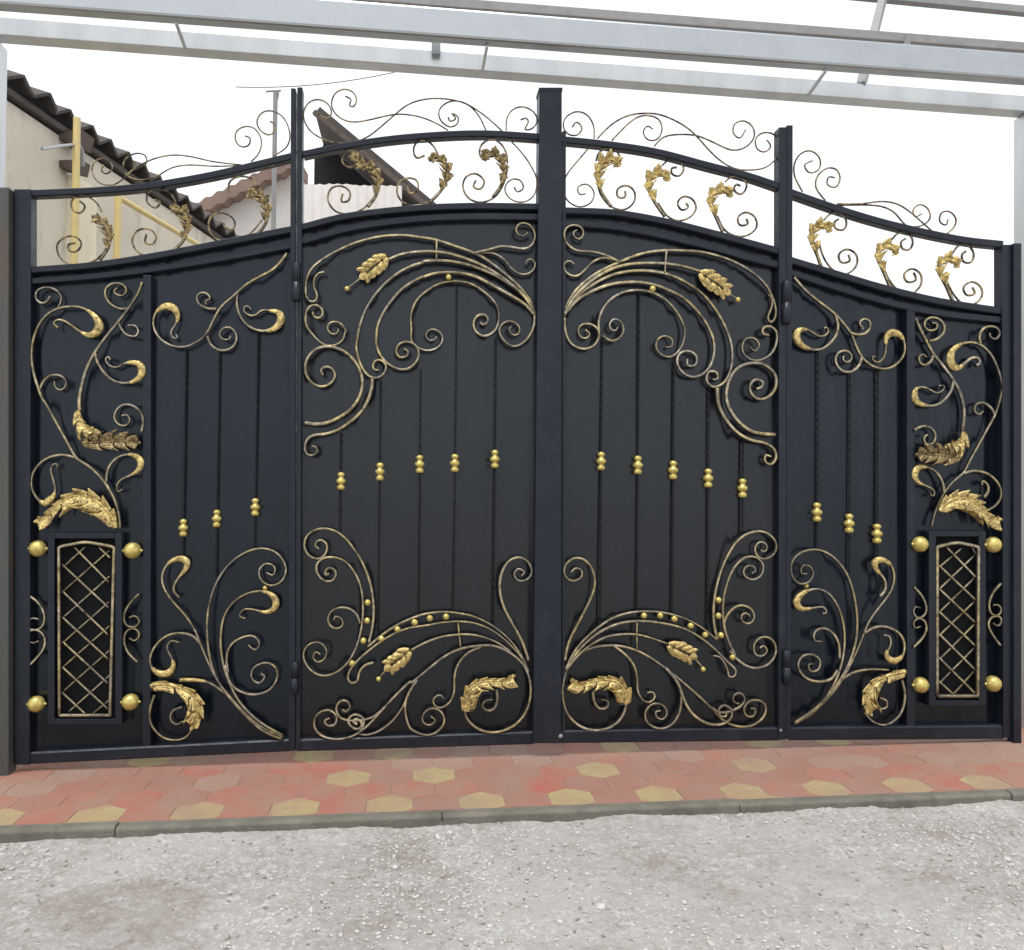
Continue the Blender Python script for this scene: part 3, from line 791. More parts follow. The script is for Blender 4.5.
# posts carrying the gate
mb = MB(); vbar(mb, -16, 8.5, 187, 792, -.075, .0); o = mb.build('gate_post', 'olive_steel', None, bevel=.004)
tag(o, 'weathered olive grey steel post with rust beside the left side panel', 'gate post')
mb = MB(); vbar(mb, 1013.8, 1021.8, 243, 755, -.055, -.005, 1013.8, 1021.8); o = mb.build('gate_post', 'frame_paint', None, bevel=.004)
tag(o, 'slim black steel post against the pale column beside the right side panel', 'gate post')

top_l = pts('T1', 100, 632, 350, 620, 500, 605, 700, 570, 850, 535, 955, 510)
top_ll = pts('T2', 48, 583, 200, 552, 400, 523, 600, 508, 750, 505, 945, 517)
top_rl = pts('T3', 45, 527, 200, 543, 400, 573, 600, 625, 760, 667, 878, 707)
top_r = pts('T4', 66, 588, 200, 635, 330, 675, 450, 705, 600, 735, 715, 748)
r1_l = pts('T1', 96, 884, 300, 868, 500, 838, 700, 800, 955, 750)
r2_l = pts('T1', 96, 921, 300, 905, 480, 884, 700, 850, 955, 803)
r1_ll = pts('T2', 46, 860, 180, 825, 300, 806, 500, 787, 700, 780, 945, 783)
r2_ll = pts('T2', 46, 913, 180, 875, 300, 851, 500, 828, 700, 820, 945, 822)
r1_rl = pts('T3', 44, 797, 250, 806, 450, 841, 650, 891, 878, 953)
r2_rl = pts('T3', 44, 843, 250, 859, 450, 897, 650, 946, 760, 977, 878, 1006)
r1_r = pts('px', 792, 260, 835, 273, 884, 287.5, 940, 301, 1003, 311)
r2_r = pts('px', 792, 272.5, 848, 290.5, 907, 306.5, 945, 313.5, 1003, 320)

def frame(parent, stiles, rails, bottom, divs=()):
    for (x0, x1, yt, yb, xb0, xb1, nm) in stiles:
        mb = MB(); vbar(mb, x0, x1, yt, yb, FY0-.006, FY1+.008, xb0, xb1); mb.build(nm, 'frame_paint', parent, bevel=.003)
    for ln_, hw, nm in rails:
        mb = MB(); band(mb, ln_, hw, FY0+(.004 if nm != 'arch_rail' else 0), FY1); mb.build(nm, 'frame_paint', parent)
    mb = MB(); (xa, ya), (xb, yb) = bottom
    band(mb, [(xa, ya), (xb, yb)], 6.3, FY0, FY1); mb.build('bottom_rail', 'frame_paint', parent)
    for (x, yt, yb, xb) in divs:
        mb = MB(); vbar(mb, x-4, x+4, yt, yb, FY0+.006, FY1, xb-4, xb+4); mb.build('mullion', 'frame_paint', parent, bevel=.002)

GS, GL = 'scrollwork gate leaves', 'side panels of the gate'
SL = thing('gate_side_panel', 'left navy side panel with latticed window, in front of the corrugated roof', 'gate panel', (-2.0, 0, 0), GL)
LL = thing('gate_leaf', 'left scrollwork leaf of the double gate, carrying the thick centre post', 'gate leaf', (-.6, 0, 0), GS)
RL = thing('gate_leaf', 'right scrollwork leaf of the double gate, lacking any centre post of its own', 'gate leaf', (.6, 0, 0), GS)
SR = thing('gate_side_panel', 'right navy side panel with latticed window, against plain white sky', 'gate panel', (2.0, 0, 0), GL)
frame(SL, [(13.5, 31, 189, 765, 14.5, 29.5, 'stile'), (290.8, 295.6, 88, 751, 288.3, 295.2, 'stile')],
      [(top_l, 3.6, 'arch_rail'), (r1_l, 3.6, 'arch_rail'), (r2_l, 3.4, 'panel_rail')], ((29, 758.5), (289, 745.5)), [(147, 275, 748, 146.5)])
frame(LL, [(297.2, 302.4, 87, 751, 295.8, 300.3, 'stile')],
      [(top_ll, 3.4, 'arch_rail'), (r1_ll, 3.4, 'arch_rail'), (r2_ll, 3.6, 'panel_rail')], ((300, 745.5), (534, 738)))
mb = MB(); vbar(mb, 539.5, 562, 89, 743.5, FY0-.02, FY1+.02, 533, 561.5); cp = mb.build('centre_post', 'frame_paint', LL, bevel=.004)
mb = MB(); vbar(mb, 539, 562.5, 87.5, 90.5, FY0-.022, FY1+.022); mb.build('cap', 'frame_paint', cp)
frame(RL, [(779.2, 786.8, 127, 740, 778.5, 785.9, 'stile')],
      [(top_rl, 3.4, 'arch_rail'), (r1_rl, 3.4, 'arch_rail'), (r2_rl, 3.6, 'panel_rail')], ((562, 737), (779, 734.2)))
mb = MB(); vbar(mb, 562.6, 566, 131, 742, FY0+.002, FY1, 562.3, 565); mb.build('stile', 'frame_paint', RL)
frame(SR, [(787, 793, 125, 739, 786.1, 790.8, 'stile'), (1002, 1012.3, 244.5, 738, 1003.5, 1012.6, 'stile')],
      [(top_r, 3.4, 'arch_rail'), (r1_r, 3.4, 'arch_rail'), (r2_r, 3.3, 'panel_rail')], ((790, 734), (1004, 732.2)), [(911, 306, 730, 911)])
sheet(SL, r1_l, ((30, 758), (290, 745))); sheet(LL, r1_ll, ((300, 745), (540, 738)), paint='sheet_paint_reflected'); sheet(RL, r1_rl, ((562, 737), (780, 734)), paint='sheet_paint_reflected'); sheet(SR, r1_r, ((790, 733), (1003, 732)))
hinge(SL, 296.2, 263, 301); hinge(SL, 294.5, 662, 694, 3.9)
hinge(SR, 786.5, 281, 324); hinge(SR, 786.5, 650, 684, 3.9)
mb = MB(); a = P(560.8, 736.5, -.055); mb.lathe(a, (0, 1, 0), [(0, .006), (.003, .010), (.012, .011), (.03, .011)], 10); mb.build('bolt', 'grey_steel', RL)
mb = MB(); a = P(781, 730.5, -.04); mb.lathe(a, (0, 1, 0), [(0, .005), (.003, .008), (.03, .009)], 10); mb.build('bolt', 'grey_steel', RL)

# --- left side panel
for s_, kw in [
 (pts('A', 255,295, 235,328, 200,338, 168,310, 170,265, 205,242, 255,240, 300,260, 328,300, 318,345, 305,362), {}),
 (pts('A', 310,495, 278,468, 300,443, 345,450, 400,485, 450,520, 500,540, 545,525, 567,480, 545,430, 500,388, 440,362, 370,360, 310,370, 250,400, 200,450, 160,530, 140,620, 138,690, 150,770, 175,860, 'B', 185,110, 200,130, 250,220, 300,310, 345,390, 375,440, 440,480, 500,535, 550,600, 590,680, 610,760, 615,830), dict(gold=[(7.6, 4.5, 3.2)], taper=(.8, 1.1))),
 (pts('A', 190,885, 215,830, 260,795, 315,795, 355,825, 352,868, 320,888, 290,870, 283,830), {}),
 (pts('A', 838,205, 815,270, 765,350, 700,440, 620,535, 545,640, 500,720, 470,800, 445,910, 'B', 387,130, 392,175), dict(taper=(.9, 1.3))),
 (pts('A', 755,370, 700,375, 640,345, 605,290, 612,240, 660,212, 715,220, 740,255, 720,288, 680,285, 660,260, 685,240), {}),
 (pts('A', 690,465, 710,505, 745,540, 795,548, 815,515, 795,480, 745,480), {}),
 (pts('A', 540,650, 555,710, 600,780, 660,830, 730,845, 800,825, 838,775, 820,725, 765,712, 720,722, 690,740, 650,742, 615,715, 608,688, 625,678, 640,695), dict(gold=[(6.4, 4.0, 2.6)])),
 (pts('B', 365,435, 310,420, 240,425, 175,460, 130,520, 120,590, 145,650, 190,690, 230,665, 255,620, 245,560, 230,500, 245,470, 270,475, 262,497), dict(gold=[(7.6, 4.3, 1.5)])),
 (pts('B', 540,570, 545,510, 575,455, 630,420, 690,418, 730,450, 725,495, 680,530, 625,555, 598,590, 605,625, 630,610), dict(gold=[(5.2, 3.6, 2.2)])),
 (pts('B', 735,290, 745,240, 735,185, 690,145, 635,138, 595,170, 585,215, 610,250, 650,255, 672,225, 655,195, 625,200), {}),
 (pts('D', 872,80, 840,125, 785,180, 700,225, 625,270, 560,330, 480,400, 440,470, 400,550, 350,600, 270,635, 200,632, 130,595, 90,540, 80,480, 100,425, 150,392, 200,405, 225,450, 215,500, 185,545, 195,580, 225,582, 215,560), dict(gold=[(16.8, 4.1, 2.4)])),
 (pts('D', 455,410, 400,408, 350,380, 338,340, 360,315, 400,320, 418,350, 390,365, 395,385), {}),
 (pts('D', 400,570, 420,620, 470,655, 530,650, 570,610, 572,560, 540,522, 495,525, 472,560, 490,590, 530,590, 540,570), {}),
 (pts('D', 580,310, 575,370, 590,440, 630,500, 690,535, 760,540, 815,515, 840,465, 820,430, 770,420, 720,420, 690,445, 655,450, 620,425, 620,400, 645,395, 660,415), dict(gold=[(6.9, 4.2, 2.6)])),
 (pts('E', 140,415, 118,388, 130,352, 158,318, 167,290, 145,276, 108,286, 82,322, 80,365, 110,420, 160,475, 195,530, 215,580, 240,640, 275,710, 300,740, 360,810, 430,870, 505,905), dict(gold=[(4.4, 3.6, 2.4)])),
 (pts('E', 500,912, 430,880, 370,825, 320,770, 270,700, 245,620, 237,540, 240,460, 265,370, 310,300, 370,255, 430,240, 485,258, 515,310, 500,355, 460,372, 425,350, 420,315, 445,293, 475,305, 470,335, 445,325), {}),
 (pts('E', 505,900, 420,850, 350,780, 310,700, 288,620, 285,540, 300,470, 340,420, 390,395, 440,392, 475,415, 476,448, 445,466, 400,455, 365,455, 350,478, 372,487), dict(gold=[(10.6, 3.6, 2.3)])),
 (pts('E', 310,680, 305,620, 320,580, 355,555, 400,548, 422,575, 405,598, 382,580), {}),
 (pts('E', 300,650, 315,710, 355,745, 410,755, 460,735, 485,690, 475,655, 440,642, 400,660, 392,695, 420,715, 440,690, 425,680), {}),
 (pts('E', 215,580, 190,550, 140,538, 90,550, 50,590, 35,640, 55,675, 95,682, 118,655, 110,620, 95,590, 110,565, 140,572), dict(gold=[(7, 3.8, 2)])),
 (pts('E', 300,750, 250,715, 200,704, 140,704), dict(gold=[(2.6, 2.1, 1.6)])),
 (pts('E', 52,755, 35,810, 40,860, 80,905, 130,915, 165,902, 182,878), dict(w=1.6)),
 (pts('E', 150,798, 115,812, 108,842, 130,860, 150,848), dict(w=1.6)),
 (pts('C', 100,300, 130,320, 155,360, 155,400, 135,420, 105,418, 95,395, 115,380, 138,385), dict(w=1.5)),
 (pts('C', 100,550, 130,520, 158,480, 155,440, 130,422, 103,428, 95,450, 115,468, 138,460), dict(w=1.5)),
 (pts('C', 490,295, 460,325, 437,370, 445,405, 475,412, 492,390, 475,372, 455,378), dict(w=1.5)),
 (pts('C', 485,535, 450,500, 437,455, 450,422, 478,418, 492,440, 475,460, 455,450), dict(w=1.5)),
]: scroll(SL, s_, **kw)
bead(SL, pts('E', 440,380)[0], 2.6)
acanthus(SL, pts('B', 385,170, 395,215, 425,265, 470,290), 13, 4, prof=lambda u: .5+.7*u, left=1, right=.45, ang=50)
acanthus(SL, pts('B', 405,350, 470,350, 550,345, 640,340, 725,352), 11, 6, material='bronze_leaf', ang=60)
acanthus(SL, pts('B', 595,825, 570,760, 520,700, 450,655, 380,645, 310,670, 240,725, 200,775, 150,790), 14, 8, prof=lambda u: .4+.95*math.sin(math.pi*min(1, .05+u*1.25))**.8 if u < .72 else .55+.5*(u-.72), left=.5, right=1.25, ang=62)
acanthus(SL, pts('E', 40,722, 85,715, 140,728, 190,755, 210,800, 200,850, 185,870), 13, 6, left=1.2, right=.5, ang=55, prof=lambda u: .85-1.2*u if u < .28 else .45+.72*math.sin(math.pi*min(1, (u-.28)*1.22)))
for x, y0, y1, cy in ((184.5, 349, 556, 527.7), (217.6, 352, 577, 518.4), (256.3, 332, 548, 507)): twisted_bar(SL, x, y0, y1, cy=cy)

def lattice(parent, outer, tl, tm, tr, br, bl, lines, flip=False):
    (x0, y0, x1, y1) = outer; o = MB()
    w_ = 7
    for a in ((x0, x0+w_, y0, y1), (x1-w_, x1, y0, y1), (x0+w_, x1-w_, y0, y0+w_*.8), (x0+w_, x1-w_, y1-w_*.8, y1)):
        vbar(o, a[0], a[1], a[2], a[3], -.038, .008)
    fr = o.build('window_frame', 'frame_paint', parent, bevel=.003)
    b = MB(); vbar(b, x0+w_-1, x1-w_+1, y0+5, y1-5, .002, .008); b.build('backing', 'dark_void', fr)
    g = scroll(parent, [bl, ((bl[0]*2+tl[0])/3, (bl[1]*2+tl[1])/3), ((bl[0]+tl[0]*2)/3, (bl[1]+tl[1]*2)/3), (tl[0], tl[1]+2), tl, ((tl[0]+tm[0])/2, (tl[1]*.4+tm[1]*.6)), tm, ((tr[0]+tm[0])/2, (tr[1]*.4+tm[1]*.6)), tr, (tr[0], tr[1]+2), ((br[0]+tr[0]*2)/3, (br[1]+tr[1]*2)/3), ((br[0]*2+tr[0])/3, (br[1]*2+tr[1])/3), (br[0], br[1]-2), br, (br[0]-3, br[1]), (bl[0]+3, bl[1]), bl], w=1.9, Y=-.034, name='lattice_frame', taper=(1, 1), jit=False)
    for li, (a, c) in enumerate(lines):
        up_ = c[1] < a[1]
        mid = ((a[0]+c[0])/2, (a[1]+c[1])/2)
        scroll(fr, [a, mid, c], w=1.05 if up_ else 1.25, Y=-.012 if up_ else -.022, name='lattice_bar', taper=(1, 1), material='brushed_iron')
def L2(k, l): return [tuple(pts(k, *q)) for q in l]
cp_ = pts('C', 208,132, 300,113, 402,132, 388,722, 210,722)
lattice(SL, (47.5, 533, 122, 724.5), *cp_, L2('C', [(262,130,385,255), (350,132,388,168), (218,190,385,345), (218,283,383,440), (218,375,383,525), (218,460,383,612), (218,550,383,702), (218,640,302,718),
    (218,205,300,130), (218,290,388,140), (218,382,388,232), (218,470,386,322), (218,556,386,408), (218,642,386,494), (240,712,386,582), (325,718,386,668)]))
def gball(parent, x, y, r):
    m = mpp(x, y, -.04); mb = MB(); ball(mb, P(x, y, -.035), r*m, 18); o = mb.build('gold_ball', 'gold_paint', parent)
    s = MB(); c = P(x, y, -.035)
    s.lathe(c-Vector((r*m*1.18, 0, 0)), (1, 0, 0), [(0, .10*r*m), (r*m*.08, .17*r*m), (r*m*.3, .2*r*m), (r*m*2.06, .2*r*m), (r*m*2.28, .17*r*m), (r*m*2.36, .10*r*m)], 8); s.build('pin', 'gold_paint', o)
for x, y in ((37.8, 548.6), (132.5, 550.6), (36.4, 704), (130.5, 702)): gball(SL, x, y, 8.7)

# --- left leaf
for s_, kw in [
 (pts('F', 215,455, 170,465, 140,510, 140,570, 160,610, 155,660, 120,672, 85,640, 78,570, 90,490, 130,420, 220,350, 340,285, 460,235, 600,200, 700,188, 820,188, 940,205, 'H', 180,205, 300,245, 430,290, 530,345, 640,430, 730,510, 790,580, 830,650, 845,720), dict(taper=(.7, 1.2))),
 (pts('F', 680,365, 760,330, 850,312, 940,305, 'H', 150,283, 250,295, 350,322, 450,360, 560,415, 680,500, 780,590, 835,680), dict(taper=(1, 1.2))),
 (pts('H', 835,690, 790,605, 700,522, 600,455, 500,410, 400,375, 280,350, 180,345, 90,352, 'F', 940,385, 880,400, 800,435, 700,500, 610,590, 530,700, 475,840, 455,950, 'G', 388,110, 395,150, 420,230, 465,290, 515,305, 560,280, 578,235, 560,200, 520,190, 495,215, 500,250, 530,255), dict(taper=(1.2, .8))),
 (pts('H', 842,710, 790,650, 700,590, 620,545, 520,490, 430,447, 330,428, 240,425, 160,433, 80,460, 'F', 945,485, 870,520, 780,580, 700,670, 640,760, 600,860, 595,950, 'G', 515,90, 540,160, 590,215, 660,250, 720,245, 770,200, 785,140, 755,90, 700,75, 655,95, 640,140, 665,175, 710,165, 715,135, 690,120), dict(taper=(1.2, .8))),
 (pts('H', 475,765, 500,780, 530,750, 510,712, 455,720, 430,770, 450,830, 510,858, 575,820, 600,760, 600,680, 570,620, 500,555, 420,505, 340,487, 260,488, 180,510, 100,560, 40,620, 5,720, 10,800, 10,890, 50,930, 110,955, 180,940, 215,900, 220,860, 190,820, 140,812, 110,840, 120,880, 160,885, 180,860), {}),
 (pts('H', 845,720, 840,790, 800,870, 740,920, 690,925, 640,890, 605,830, 620,780, 670,755, 720,770, 745,810, 730,845, 700,850, 670,810, 690,790), {}),
 (pts('H', 440,292, 540,270, 620,248, 700,255, 780,265, 825,240, 848,190, 835,130, 795,95, 745,95, 718,130, 735,170, 770,180, 800,155), {}),
 (pts('H', 440,295, 510,290, 580,300, 640,340, 690,400, 740,435, 800,435, 842,400, 848,360, 820,335, 790,350, 788,375), {}),
 (pts('F', 130,745, 140,780, 180,790, 205,760, 190,715, 140,695, 95,720, 78,780, 85,850, 130,910, 'G', 143,63, 200,100, 260,95, 305,60, 320,10, 'F', 375,890, 345,840, 300,818, 250,830, 238,870, 265,905, 305,905, 320,870), {}),
 (pts('G', 180,290, 165,255, 190,235, 235,245, 255,290, 235,330, 180,360, 120,345, 75,290, 65,230, 85,170, 140,120, 210,105, 290,125, 360,175, 405,240, 425,300, 425,370, 400,440, 345,510, 270,560, 200,590, 130,597, 60,588), dict(w=2.3, taper=(.7, 1))),
 (pts('G', 490,310, 485,370, 460,450, 410,530, 340,590, 270,635, 190,660, 130,665, 85,685, 62,740, 75,785, 115,795, 143,765, 130,740, 105,738), dict(w=2.3)),
 (pts('H', 180,205, 179,275, 180,345), dict(w=1.4)),
 (pts('I', 100,160, 84,148, 90,130, 110,124, 132,142, 128,178, 100,202, 60,190, 38,150, 50,105, 90,80, 140,78, 190,100, 240,155, 285,230, 315,320, 325,400, 322,470, 305,550), dict(taper=(.75, 1))),
 (pts('I', 142,262, 125,268, 130,245, 155,240, 170,262, 155,292, 120,292, 92,260, 90,225, 115,200, 160,195, 205,210, 245,255, 270,310, 280,370, 280,440, 272,500, 255,560, 225,620, 180,665, 120,685, 70,665, 38,620, 38,580, 65,550, 105,548, 130,575, 125,610, 95,628, 75,610, 85,585, 105,595), {}),
 (pts('I', 270,470, 255,430, 220,405, 175,405, 140,430, 140,470, 170,490, 198,475, 190,445, 165,440, 160,455), {}),
 (pts('I', 300,565, 360,515, 430,470, 500,440, 'J', 70,342, 150,333, 220,338, 300,355, 380,395, 450,450, 500,510, 535,570), {}),
 (pts('I', 325,630, 290,640, 265,670, 258,705, 235,715, 218,695, 230,655, 270,610, 330,560, 400,515, 470,487, 'J', 80,395, 150,382, 240,377, 320,390, 400,430, 470,490, 520,550, 550,610), {}),
 (pts('I', 475,585, 'J', 0,515, 60,480, 130,453, 200,440, 280,437, 360,455, 430,490, 490,540, 545,600), {}),
 (pts('I', 145,858, 122,870, 135,890, 165,885, 172,850, 140,825, 95,840, 78,880, 95,920, 150,945, 220,940, 270,915, 320,870, 360,825, 420,760, 480,705, 'J', 0,665, 70,610, 150,545, 230,505, 320,490, 390,490, 460,520, 520,570, 550,630, 560,700, 545,780, 500,845, 430,885, 360,890, 300,865, 260,820, 255,785), dict(taper=(.8, 1))),
 (pts('I', 205,828, 195,826, 210,832, 228,815, 215,788, 185,790, 170,820, 185,855, 220,868, 280,866, 320,855, 360,822), dict(w=1.8)),
 (pts('I', 258,885, 240,872, 255,862, 278,880, 262,905, 228,890, 222,860, 250,843, 285,862, 280,895, 262,922, 300,928, 350,910, 405,868, 452,800, 470,750, 505,700), dict(w=1.9)),
 (pts('J', 330,495, 270,520, 220,580, 205,640, 205,700, 185,750, 140,778, 110,760, 112,730, 140,718, 158,735), {}),
 (pts('I', 505,700, 470,755, 455,800, 458,850, 475,900, 'J', 30,890, 80,905, 130,885, 160,840, 145,795, 105,778, 65,800, 58,840, 90,858, 118,835, 95,815), {}),
 (pts('J', 550,560, 520,470, 470,380, 430,300, 415,220, 425,150, 460,95, 510,80, 550,105, 565,150, 540,185, 500,188, 482,155, 505,132, 530,150, 515,165), dict(taper=(1.1, .75))),
 (pts('J', 222,380, 228,440, 235,500), dict(w=1.2)),
 (pts('J', 400,690, 405,740, 390,780, 360,790, 335,770, 345,745, 385,738), dict(w=1.9)),
]: scroll(LL, s_, **kw)
bead(LL, pts('H', 262,457)[0], 3)
for q in pts('I', 300,382, 298,457, 282,540, 235,632, 357,532, 423,492, 493,463, 'J', 22,382, 92,362, 167,355): bead(LL, q, 3.4)
a, b, t = pts('F', 668,345, 478,500, 380,575); bud_leaf(LL, a, b, 14, t)
a, b, t = pts('I', 472,580, 372,660, 345,698); bud_leaf(LL, a, b, 14, t)
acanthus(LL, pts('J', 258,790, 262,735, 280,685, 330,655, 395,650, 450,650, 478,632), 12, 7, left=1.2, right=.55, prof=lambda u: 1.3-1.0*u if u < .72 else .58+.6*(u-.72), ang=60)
for x, y0, y1, cy in ((341, 433, 535, 481), (379.5, 381, 642, 471.5), (419.4, 370, 614, 464), (455, 284, 612, 463), (494.6, 337, 626, 459)): twisted_bar(LL, x, y0, y1, cy=cy)

# --- right leaf
for s_, kw in [
 (pts('K', 65,720, 80,650, 130,560, 200,490, 300,420, 450,350, 550,310, 650,285, 760,275, 'L', 56,80, 100,82, 160,93, 240,120, 310,160, 360,205, 385,250, 400,295, 398,335, 382,352, 370,335, 385,295, 386,262, 372,245), dict(taper=(1.2, .7))),
 (pts('K', 65,710, 110,620, 200,520, 300,445, 400,395, 500,370, 600,362, 750,365, 'L', 56,140, 120,160), dict(taper=(1.2, 1))),
 (pts('K', 80,685, 125,615, 200,545, 320,470, 450,425, 600,412, 740,430, 'L', 30,184, 60,200, 120,240, 170,300, 210,370, 235,450, 230,530, 205,580, 165,598, 138,575, 145,540, 175,540, 180,565, 160,570), dict(taper=(1.2, .8))),
 (pts('K', 68,705, 150,610, 280,540, 380,505, 480,492, 580,492, 680,510, 780,550, 'L', 50,258, 100,305, 140,360, 165,420, 165,480, 140,535, 95,560, 50,545, 25,505, 35,470, 70,460, 100,480, 95,515, 65,515, 65,490), dict(taper=(1.2, .8))),
 (pts('K', 298,830, 296,750, 330,660, 400,590, 480,555, 570,545, 670,565, 760,620, 830,700, 870,780, 'px', 684.5,330, 684,338, 680,349, 671,357, 661,355, 655.5,347, 658,339, 665,336, 672,340, 671,347, 665,347), {}),
 (pts('K', 65,730, 70,830, 110,910, 190,945, 260,925, 298,860, 290,810, 240,775, 180,780, 155,820, 175,865, 215,870, 235,840, 205,815), {}),
 (pts('K', 325,855, 380,890, 440,870, 465,810, 440,755, 400,742, 370,770, 375,810, 410,820, 425,795), {}),
 (pts('K', 440,355, 380,325, 320,300, 240,283, 150,278, 90,240, 60,180, 75,125, 120,105, 170,115, 193,155, 170,200, 130,185, 125,150, 150,140), {}),
 (pts('K', 420,345, 340,325, 260,350, 200,410, 150,450, 95,440, 60,400, 65,360, 100,348, 130,370), {}),
 (pts('K', 755,280, 748,355, 744,430), dict(w=1.4)),
 (pts('L', 375,400, 352,395, 352,375, 378,366, 402,385, 405,420, 385,470, 335,497, 290,485, 272,450, 285,415, 320,412, 338,440, 320,462, 303,445), {}),
 (pts('L', 325,605, 345,598, 352,580, 325,568, 302,590, 308,625, 340,645, 380,630, 402,590, 395,545, 350,510, 300,507, 250,530, 220,580, 212,640, 230,690, 270,740, 320,770, 400,778), dict(w=2.2, taper=(.7, 1))),
 (pts('L', 178,600, 182,660, 210,720, 260,775, 310,800, 360,810, 395,835, 400,870, 380,892, 358,878, 362,855, 382,862), dict(w=2.2)),
 (pts('M', 45,560, 60,480, 110,380, 165,270, 185,200, 170,130, 130,88, 85,85, 45,120, 45,165, 80,190, 120,175, 122,140, 95,130, 72,150), dict(taper=(1.1, .75))),
 (pts('M', 50,590, 100,500, 180,420, 260,365, 340,337, 420,330, 500,335, 'N', 60,447, 130,485, 195,537), {}),
 (pts('M', 45,600, 110,510, 200,430, 300,385, 400,375, 500,385, 'N', 60,490, 130,530, 190,580, 240,630, 270,660, 265,685, 243,688, 236,660, 217,620, 200,605, 175,600), {}),
 (pts('M', 48,605, 120,520, 220,455, 300,437, 380,437, 450,455, 525,482), {}),
 (pts('M', 270,762, 320,770, 330,750), dict(w=1.2)) if 0 else (pts('M', 380,375, 378,440, 380,512), dict(w=1.2)),
 (pts('M', 330,755, 315,810, 270,860, 200,882, 120,865, 60,810, 35,730, 40,650, 70,570, 140,510, 220,490, 300,490, 380,512, 450,550, 520,600, 'N', 56,714, 120,770, 180,828, 212,862, 250,885, 300,895, 350,885, 390,845, 392,805, 365,785, 325,790, 303,820, 315,850, 345,850, 350,820, 330,820), dict(taper=(1, .8))),
 (pts('M', 510,590, 'N', 30,710, 55,780, 90,840, 150,880, 210,885, 250,860, 252,825, 225,805, 200,820, 205,850, 230,850, 228,830), dict(w=1.9)),
 (pts('N', 172,815, 200,835, 250,830, 295,805, 308,780, 290,755, 262,765, 260,790, 285,800), dict(w=1.8)),
 (pts('M', 535,610, 570,665, 585,730, 575,800, 545,850, 505,872, 460,868, 420,835, 420,790, 455,757, 500,765, 518,800, 500,830, 470,820, 465,795, 490,790), {}),
 (pts('M', 270,490, 320,525, 365,580, 380,640, 382,700, 410,745, 440,750, 462,725, 450,703, 425,708), {}),
 (pts('M', 175,700, 180,745, 205,780, 240,775, 245,745, 210,738), dict(w=1.9)),
 (pts('N', 195,535, 180,470, 180,380, 200,280, 240,180, 290,115, 350,88, 400,95, 437,135, 430,180, 390,203, 355,185, 350,150, 375,130, 400,150, 390,172, 372,165), {}),
 (pts('N', 270,605, 240,540, 220,470, 218,380, 235,300, 265,235, 310,195, 355,195, 383,225, 375,270, 340,288, 305,270, 305,240, 335,228, 353,250, 335,262), {}),
 (pts('N', 220,470, 240,425, 285,393, 330,405, 347,440, 330,468, 298,460, 293,435, 315,425, 328,440), {}),
 (pts('N', 245,580, 280,620, 330,650, 385,648, 425,615, 437,570, 415,530, 375,525, 345,555, 350,595, 380,603, 400,580, 385,560, 368,570), {}),
]: scroll(RL, s_, **kw)
bead(RL, pts('K', 662,535)[0], 3.2)
for q in pts('M', 412,350, 487,350, 552,365, 'N', 18,450, 85,478, 145,515, 200,372, 200,437, 210,517, 258,607): bead(RL, q, 3.2)
a, b, t = pts('L', 113,165, 228,243, 258,265); bud_leaf(RL, a, b, 13, t)
a, b, t = pts('N', -8,556, 108,610, 137,658); bud_leaf(RL, a, b, 13, t)
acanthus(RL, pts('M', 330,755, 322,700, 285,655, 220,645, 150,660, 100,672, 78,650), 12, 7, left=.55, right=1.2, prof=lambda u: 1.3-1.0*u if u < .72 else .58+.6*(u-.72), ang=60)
for x, y0, y1, cy in ((601, 338, 627, 461), (638, 292, 612, 465), (673, 361, 616, 470), (708, 385, 640, 478), (742.5, 438, 537, 488)): twisted_bar(RL, x, y0, y1, cy=cy)

